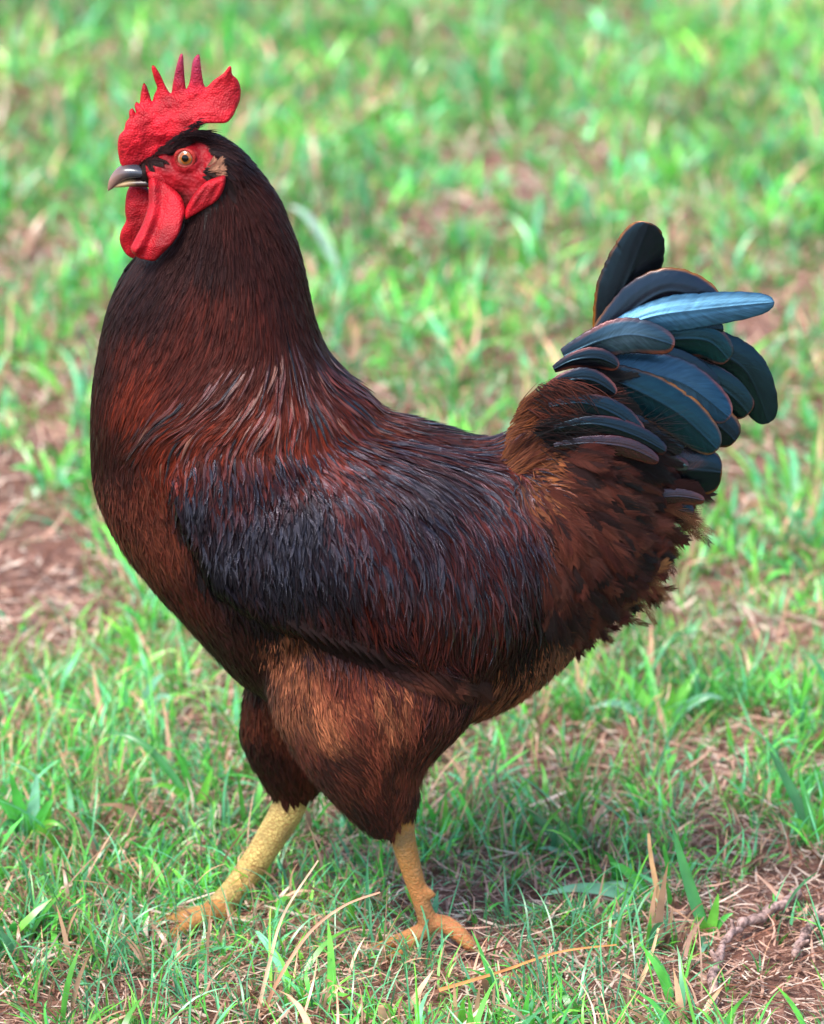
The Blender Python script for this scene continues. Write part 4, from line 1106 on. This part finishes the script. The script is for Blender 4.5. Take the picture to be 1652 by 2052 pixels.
cap(ec + off + en * .0004, en, .0050 * ESC, .0074 * ESC, .0030, ti.m, 'iris', eye)
cap(ec + off + en * .0008, en, .0029 * ESC, .0074 * ESC, .0030, M_PUP, 'pupil', eye, nseg=30)
# eyelid ring
V = []; F = []; nseg = 48
x_ = np.cross([0, 0, 1.], en); x_ /= np.linalg.norm(x_); u_ = np.cross(en, x_)
for i in range(nseg):
    a = 2 * math.pi * i / nseg; rd = x_ * math.cos(a) + u_ * math.sin(a) * .93
    rr_ = .0014 + .0003 * math.sin(3 * a)
    for k in range(10):
        b = 2 * math.pi * k / 10
        V.append(ec + rd * .0076 * ESC + rd * math.cos(b) * rr_ + en * (math.sin(b) * rr_ * .9 + .0003))
for i in range(nseg):
    for k in range(10):
        F.append((i * 10 + k, ((i + 1) % nseg) * 10 + k, ((i + 1) % nseg) * 10 + (k + 1) % 10, i * 10 + (k + 1) % 10))
M_LID = mat_red('eyelid_skin', (.32, .018, .012), .0004, 900)
mesh_py('eyelid', V, F, M_LID, root)
# far eye, mirrored
for o in [c for c in bpy.data.objects if c.name in ('eye', 'eyelid')]:
    c = o.copy(); c.data = o.data.copy(); COL.objects.link(c); c.parent = root
    for v in c.data.vertices: v.co.y *= -1
    for ch in o.children:
        k = ch.copy(); k.data = ch.data.copy(); COL.objects.link(k); k.parent = c
        for v in k.data.vertices: v.co.y *= -1
# ---- ear tuft --------------------------------------------------------------------------------
packs = []
for i in range(20):
    a = R.random(); px_ = 414 + 14 * a; py_ = 336 + R.uniform(-10, 14) + 6 * (1 - a)
    packs.append(rear_feather(px_, py_, 1, -.15 + R.gauss(0, .3), R.uniform(18, 30), R.uniform(5, 8), (.16, .06, .035), (.42, .20, .12), -.0255 + R.uniform(-.002, .001), R.uniform(-.2, .2), -.001, nb=14))
for i in range(9):
    px_ = 408 + R.uniform(-4, 12); py_ = 345 + R.uniform(-8, 12)
    packs.append(rear_feather(px_, py_, 1, .1 + R.gauss(0, .3), R.uniform(14, 24), R.uniform(4, 6), (.010, .006, .005), (.04, .02, .014), -.0265 + R.uniform(-.001, .001), .1, 0, nb=12))
emit('ear_tuft', M_FLUFF, root, packs)
# dark bristles above eye and lore, and the small upswept feathers behind the comb
packs = []
def hair(px_, py_, dx, dy, ln, y, w=1.6, bend=0.0, c=BLK):
    d = np.array([dx, dy], float); d /= np.linalg.norm(d); nr = np.array([-d[1], d[0]])
    K = 6; V = []; ss = np.linspace(0, 1, K)
    for s_ in ss:
        a = np.array([px_, py_]) + d * ln * s_ + nr * bend * ln * s_ * s_
        ww = w / 2 * (1 - s_ ** 2 * .9)
        V += [P(a[0] - nr[0] * ww, a[1] - nr[1] * ww, y), P(a[0] + nr[0] * ww, a[1] + nr[1] * ww, y - .0002)]
    F = [(k * 2, k * 2 + 1, k * 2 + 3, k * 2 + 2) for k in range(K - 1)]
    return np.array(V), np.array(F), np.tile(np.array(c) * R.uniform(.6, 2.0), (len(V), 1)), np.array([(j, q_, .5) for q_ in ss for j in (-.5, .5)])
for i in range(110):
    t = R.random() ** .7; px_ = 304 + 94 * t; py_ = 317 - 70 * t ** .75 + R.gauss(0, 1.6 + 2 * t)
    packs.append(hair(px_, py_, 1, -.68 + .55 * t + R.gauss(0, .12), R.uniform(10, 24), -.0105 - .010 * math.sin(t * 2.6) + R.uniform(-.002, .001), R.uniform(1, 2.2), R.uniform(-.1, .15)))
for i in range(40):
    packs.append(hair(346 + R.uniform(-16, 12), 290 + R.uniform(-9, 9), 1, -.85 + R.gauss(0, .14), R.uniform(30, 62), -.0125 + R.uniform(-.001, .001), R.uniform(1.2, 2.4), .22))
for i in range(120):
    packs.append(hair(386 + R.uniform(-20, 20), 268 + R.uniform(-5, 6), 1, -.12 + R.gauss(0, .16), R.uniform(20, 48), -.010 + R.uniform(-.006, .012), R.uniform(1.2, 2.4), .25))
emit('brow_bristle', M_HACK, root, packs)
# ---- claws -----------------------------------------------------------------------------------
M_CLAW = mat_simple('claw_horn', (.42, .27, .18), .4, 200, .3)
for v, f in claws: mesh_py('claw', v, f, M_CLAW, root)

# ================================================================== LOOSE THINGS ON THE GROUND
def gzs(x, y): return float(gz(np.array([x]), np.array([y]))[0])
def bark():
    t = NT('twig_bark'); p = t.pos(); n1 = t.noise(p, 180, 4, .7); n2 = t.noise(p, 40, 2)
    t.l(t.mix(t.ramp(n1, [(.35, (0,) * 3), (.62, (1,) * 3)]), (.06, .03, .025), (.48, .31, .27)), t.b.inputs['Base Color']); t.b.inputs['Roughness'].default_value = .85
    t.l(t.bump(n1, 1, .002), t.b.inputs['Normal']); return t.m
M_BARK = bark()
def twig(ptspx, r0, r1, label, h=.006):
    pts_ = []
    for i, (a, b) in enumerate(ptspx):
        g_ = PG(a, b); pts_.append(np.array([g_[0], g_[1], gzs(g_[0], g_[1]) + h + .006]))
    A = catmull(pts_, 6)
    A = A + rng.normal(0, .0011, A.shape)
    V, F = tube(list(A), list(np.linspace(r0, r1, len(A)) * rng.uniform(.72, 1.25, len(A))), nn=9, sub=1)
    for k_ in range(3, len(A) - 3, 6):
        e_ = A[k_] + np.array([rng.normal(0, .006), rng.normal(0, .006), r0 * 1.8])
        v2, f2 = tube([A[k_], (A[k_] + e_) / 2, e_], [r0 * .6, r0 * .45, r0 * .3], nn=7, sub=1); f2 = [tuple(q + len(V) for q in ff) for ff in f2]; V = list(V) + list(v2); F = list(F) + f2
    V = np.array(V)
    c = np.mean(A, 0)
    o = mesh_py('twig', V - c, F, M_BARK); o.location = c
    tag(o, label, 'twig', 'twigs lying in the grass at lower right')
twig([(1598, 1818), (1560, 1850), (1500, 1880), (1450, 1925), (1430, 1985), (1428, 2040)], .0042, .0028, 'longer grey brown twig curving through the grass near the lower right corner')
twig([(1700, 1830), (1650, 1862), (1612, 1905), (1592, 1945)], .0042, .0030, 'shorter rough twig cut by the right edge of the photo')
twig([(1140, 1562), (1040, 1570), (930, 1590), (900, 1592)], .0016, .0009, 'thin reddish straight twig lying behind the near leg')

def single_blade(pts, w, colr, mat, name, label, cat, group=None, parent=None, flat=False, rise=None, wprof=None):
    A = catmull(pts, 8); n = len(A); V = []; F = []
    w = w * 1.0
    for i in range(n):
        s = i / (n - 1)
        d = A[min(i + 1, n - 1)] - A[max(i - 1, 0)]; d /= np.linalg.norm(d) + 1e-9
        x = np.cross(d, np.array([0, -.85, .5])); x /= np.linalg.norm(x) + 1e-9
        nn_ = np.cross(x, d)
        k = wprof(s) if wprof else min(1, .45 + 1.8 * s) * max(0.05, (1 - s ** 3))
        ww = w / 2 * k
        V += [A[i] - x * ww + nn_ * ww * .25, A[i] - nn_ * ww * .1, A[i] + x * ww + nn_ * ww * .25]
    for i in range(n - 1):
        for j in range(2):
            a = i * 3 + j; F.append((a, a + 1, a + 4, a + 3))
    V = np.array(V); C = np.tile(np.array(colr, float), (len(V), 1))
    o_ = np.zeros(3)
    if parent is None:
        o_ = A[0].copy()
    ob = mesh_py(name, V - o_, F, mat, parent, attrs={'col': C})
    if parent is None: ob.location = o_
    if label: tag(ob, label, cat, group)
    return ob
def GP(px, py, h=0.0, y=None):
    """a point above the ground: y gives its distance, else it lies on the ground"""
    if y is None:
        g_ = PG(px, py, h); return g_
    return P(px, py, y)
# dry stalks standing in front of the rooster
TANS = (.55, .36, .22)
def stalk(pp, w, c, label, cat='straw', grp='dry straws in front of the rooster'):
    single_blade([np.array(p) for p in pp], w * .85, tuple(min(.8, q_ * 1.1) for q_ in c), M_STRAW, 'straw', label, cat, grp, wprof=lambda s: max(.25, 1 - s * .6))
yb = PG(515, 2052)[1]
stalk([PG(512, 2052), P(540, 1930, yb + .01), P(570, 1830, yb + .02), P(638, 1724, yb + .03)], .0034, (.62, .42, .28), 'pale upright dry stalk with a bent joint left of the near foot')
stalk([PG(525, 2040), P(560, 1960, yb), P(620, 1870, yb + .01), P(690, 1815, yb + .02), P(762, 1788, yb + .03)], .0034, (.55, .27, .17), 'reddish dry stalk leaning right toward the near foot')
stalk([PG(880, 1984, .022), PG(1000, 1948, .028), PG(1120, 1908, .034), PG(1236, 1893, .036)], .0030, (.55, .24, .08), 'long orange pine needle lying below the near foot')
q0 = PG(1300, 1860)
stalk([P(1325, 1850, q0[1]), P(1318, 1790, q0[1]), P(1305, 1720, q0[1]), P(1300, 1670, q0[1])], .0062, (.62, .36, .18), 'crinkled tan dead leaf standing among the right grass tuft')
stalk([P(1268, 2000, PG(1268, 2000)[1]), PG(1300, 1930, .02), PG(1320, 1860, .04)], .0045, (.50, .32, .18), 'curled brown dead leaf below the right grass tuft')

# broad-leaved grass plants
def plant(px, py, leaves, label, name='grass_plant'):
    g_ = PG(px, py); e = bpy.data.objects.new(name, None); COL.objects.link(e); e.location = (g_[0], g_[1], gzs(g_[0], g_[1]))
    tag(e, label, 'grass plant', 'broad bladed grass plants in the lawn')
    bx = np.array(e.location)
    for (tx, ty, w, c, dy, arch) in leaves:
        tip = P(tx, ty, g_[1] + dy); b = bx.copy(); b[2] -= .002
        mid = (b + tip) / 2 + np.array([0, 0, arch]) ; q1 = b * .75 + tip * .25 + np.array([0, 0, arch * .7]); q3 = b * .25 + tip * .75 + np.array([0, 0, arch * .8])
        ob = single_blade([b - bx, q1 - bx, mid - bx, q3 - bx, tip - bx], w, c, M_GRASS, 'leaf', None, None, parent=e)
G1 = (.08, .42, .06); G2 = (.16, .52, .06); G3 = (.05, .24, .06); G4 = (.20, .48, .30)
plant(1420, 1880, [(1345, 1645, .0095, G3, .02, -.004), (1440, 1790, .008, G2, 0, 0), (1395, 1840, .007, G2, -.01, .004), (1405, 1915, .008, G4, -.05, .004), (1470, 1830, .005, G1, 0, .004)], 'tall upright broad green blade plant at lower right with folded tip')
plant(1315, 1815, [(1085, 1795, .0095, G4, -.02, .010), (1222, 1728, .009, G1, .0, .006), (1200, 1775, .006, G4, .01, .008), (1210, 1848, .007, G4, -.06, .004), (1290, 1790, .008, G2, -.01, .002)], 'low grass plant with wide blades spreading left at lower right')
plant(1150, 1725, [(1050, 1615, .008, G3, .02, .004), (1120, 1660, .005, G1, 0, .003), (1080, 1700, .005, G4, -.01, .004)], 'small grass plant with one dark blade leaning left behind the near foot')
plant(395, 1620, [(425, 1540, .0075, G2, 0, .0), (215, 1470, .007, G3, .03, .018), (350, 1500, .006, G1, .0, .005), (300, 1580, .006, G2, -.01, .01)], 'bright green broad leaf plant beside the far thigh at left')
plant(60, 1690, [(20, 1545, .010, G1, .0, .0), (75, 1550, .011, G4, .01, .0), (110, 1600, .008, G1, 0, .006), (-20, 1600, .009, G1, 0, .01), (0, 1660, .008, G3, -.02, .01), (130, 1660, .007, G2, -.01, .01)], 'dense clump of wide green blades at the left edge')
plant(270, 1440, [(330, 1350, .008, G4, .0, .008), (230, 1360, .007, G1, .02, .006), (150, 1420, .007, G3, .0, .01), (350, 1400, .006, G4, -.01, .01)], 'spreading grass plant left of the breast')
plant(110, 985, [(20, 940, .008, G1, .0, .01), (150, 910, .008, G4, .03, .004), (200, 960, .008, G1, .0, .01), (80, 900, .008, G2, .02, .004)], 'spiky bright grass plant left of the breast halfway up')
plant(1330, 1450, [(1240, 1340, .011, G2, .02, .004), (1400, 1340, .009, G2, .02, .004), (1290, 1300, .009, G1, .04, .0), (1180, 1420, .008, G4, .0, .012), (1450, 1400, .008, G4, .0, .012), (1350, 1380, .01, G2, 0, .0)], 'thick bright grass plant below the tail')
plant(1640, 1700, [(1540, 1500, .009, G3, .03, .004), (1600, 1540, .007, G1, .02, .0), (1580, 1640, .006, G2, 0, .006), (1660, 1560, .008, G2, 0, .0)], 'dark bladed grass plant at the right edge below the middle')
plant(690, 560, [(578, 412, .010, (.38, .56, .44), .02, .018), (640, 430, .009, G2, .06, .0), (700, 450, .01, G1, .05, .0)], 'blurred pale blade plant just behind the neck')
# fine arching blades crossing the shanks
arch_n = 420
ax = rng.uniform(-.24, .16, arch_n); ay = rng.uniform(-.19, .0, arch_n)
_kk = ~((ax > .015) & (ax < .075) & (ay < -.03)); ax, ay = ax[_kk], ay[_kk]; arch_n = len(ax)
grp = 'fine arching blades in front of the feet'
base = np.stack([ax, ay, gz(ax, ay)], 1)
col = np.array([.09, .33, .10]) * rng.uniform(.7, 1.4, (arch_n, 1)) + np.array([0, 0, .05])
V, F, C = blades(base, rng.uniform(0, 6.28, arch_n), rng.uniform(.035, .095, arch_n), rng.uniform(.0008, .0018, arch_n), rng.uniform(.05, .4, arch_n), rng.uniform(1.4, 2.3, arch_n), col, col * 1.15, seg=12, twist=rng.normal(0, .4, arch_n), bend2=rng.normal(0, .4, arch_n))
fg = mesh_np('arching_grass', V, F, M_GRASS, {'col': C})
tag(fg, 'fine arching green blades curving over in front of the feet', 'grass', kind='stuff')
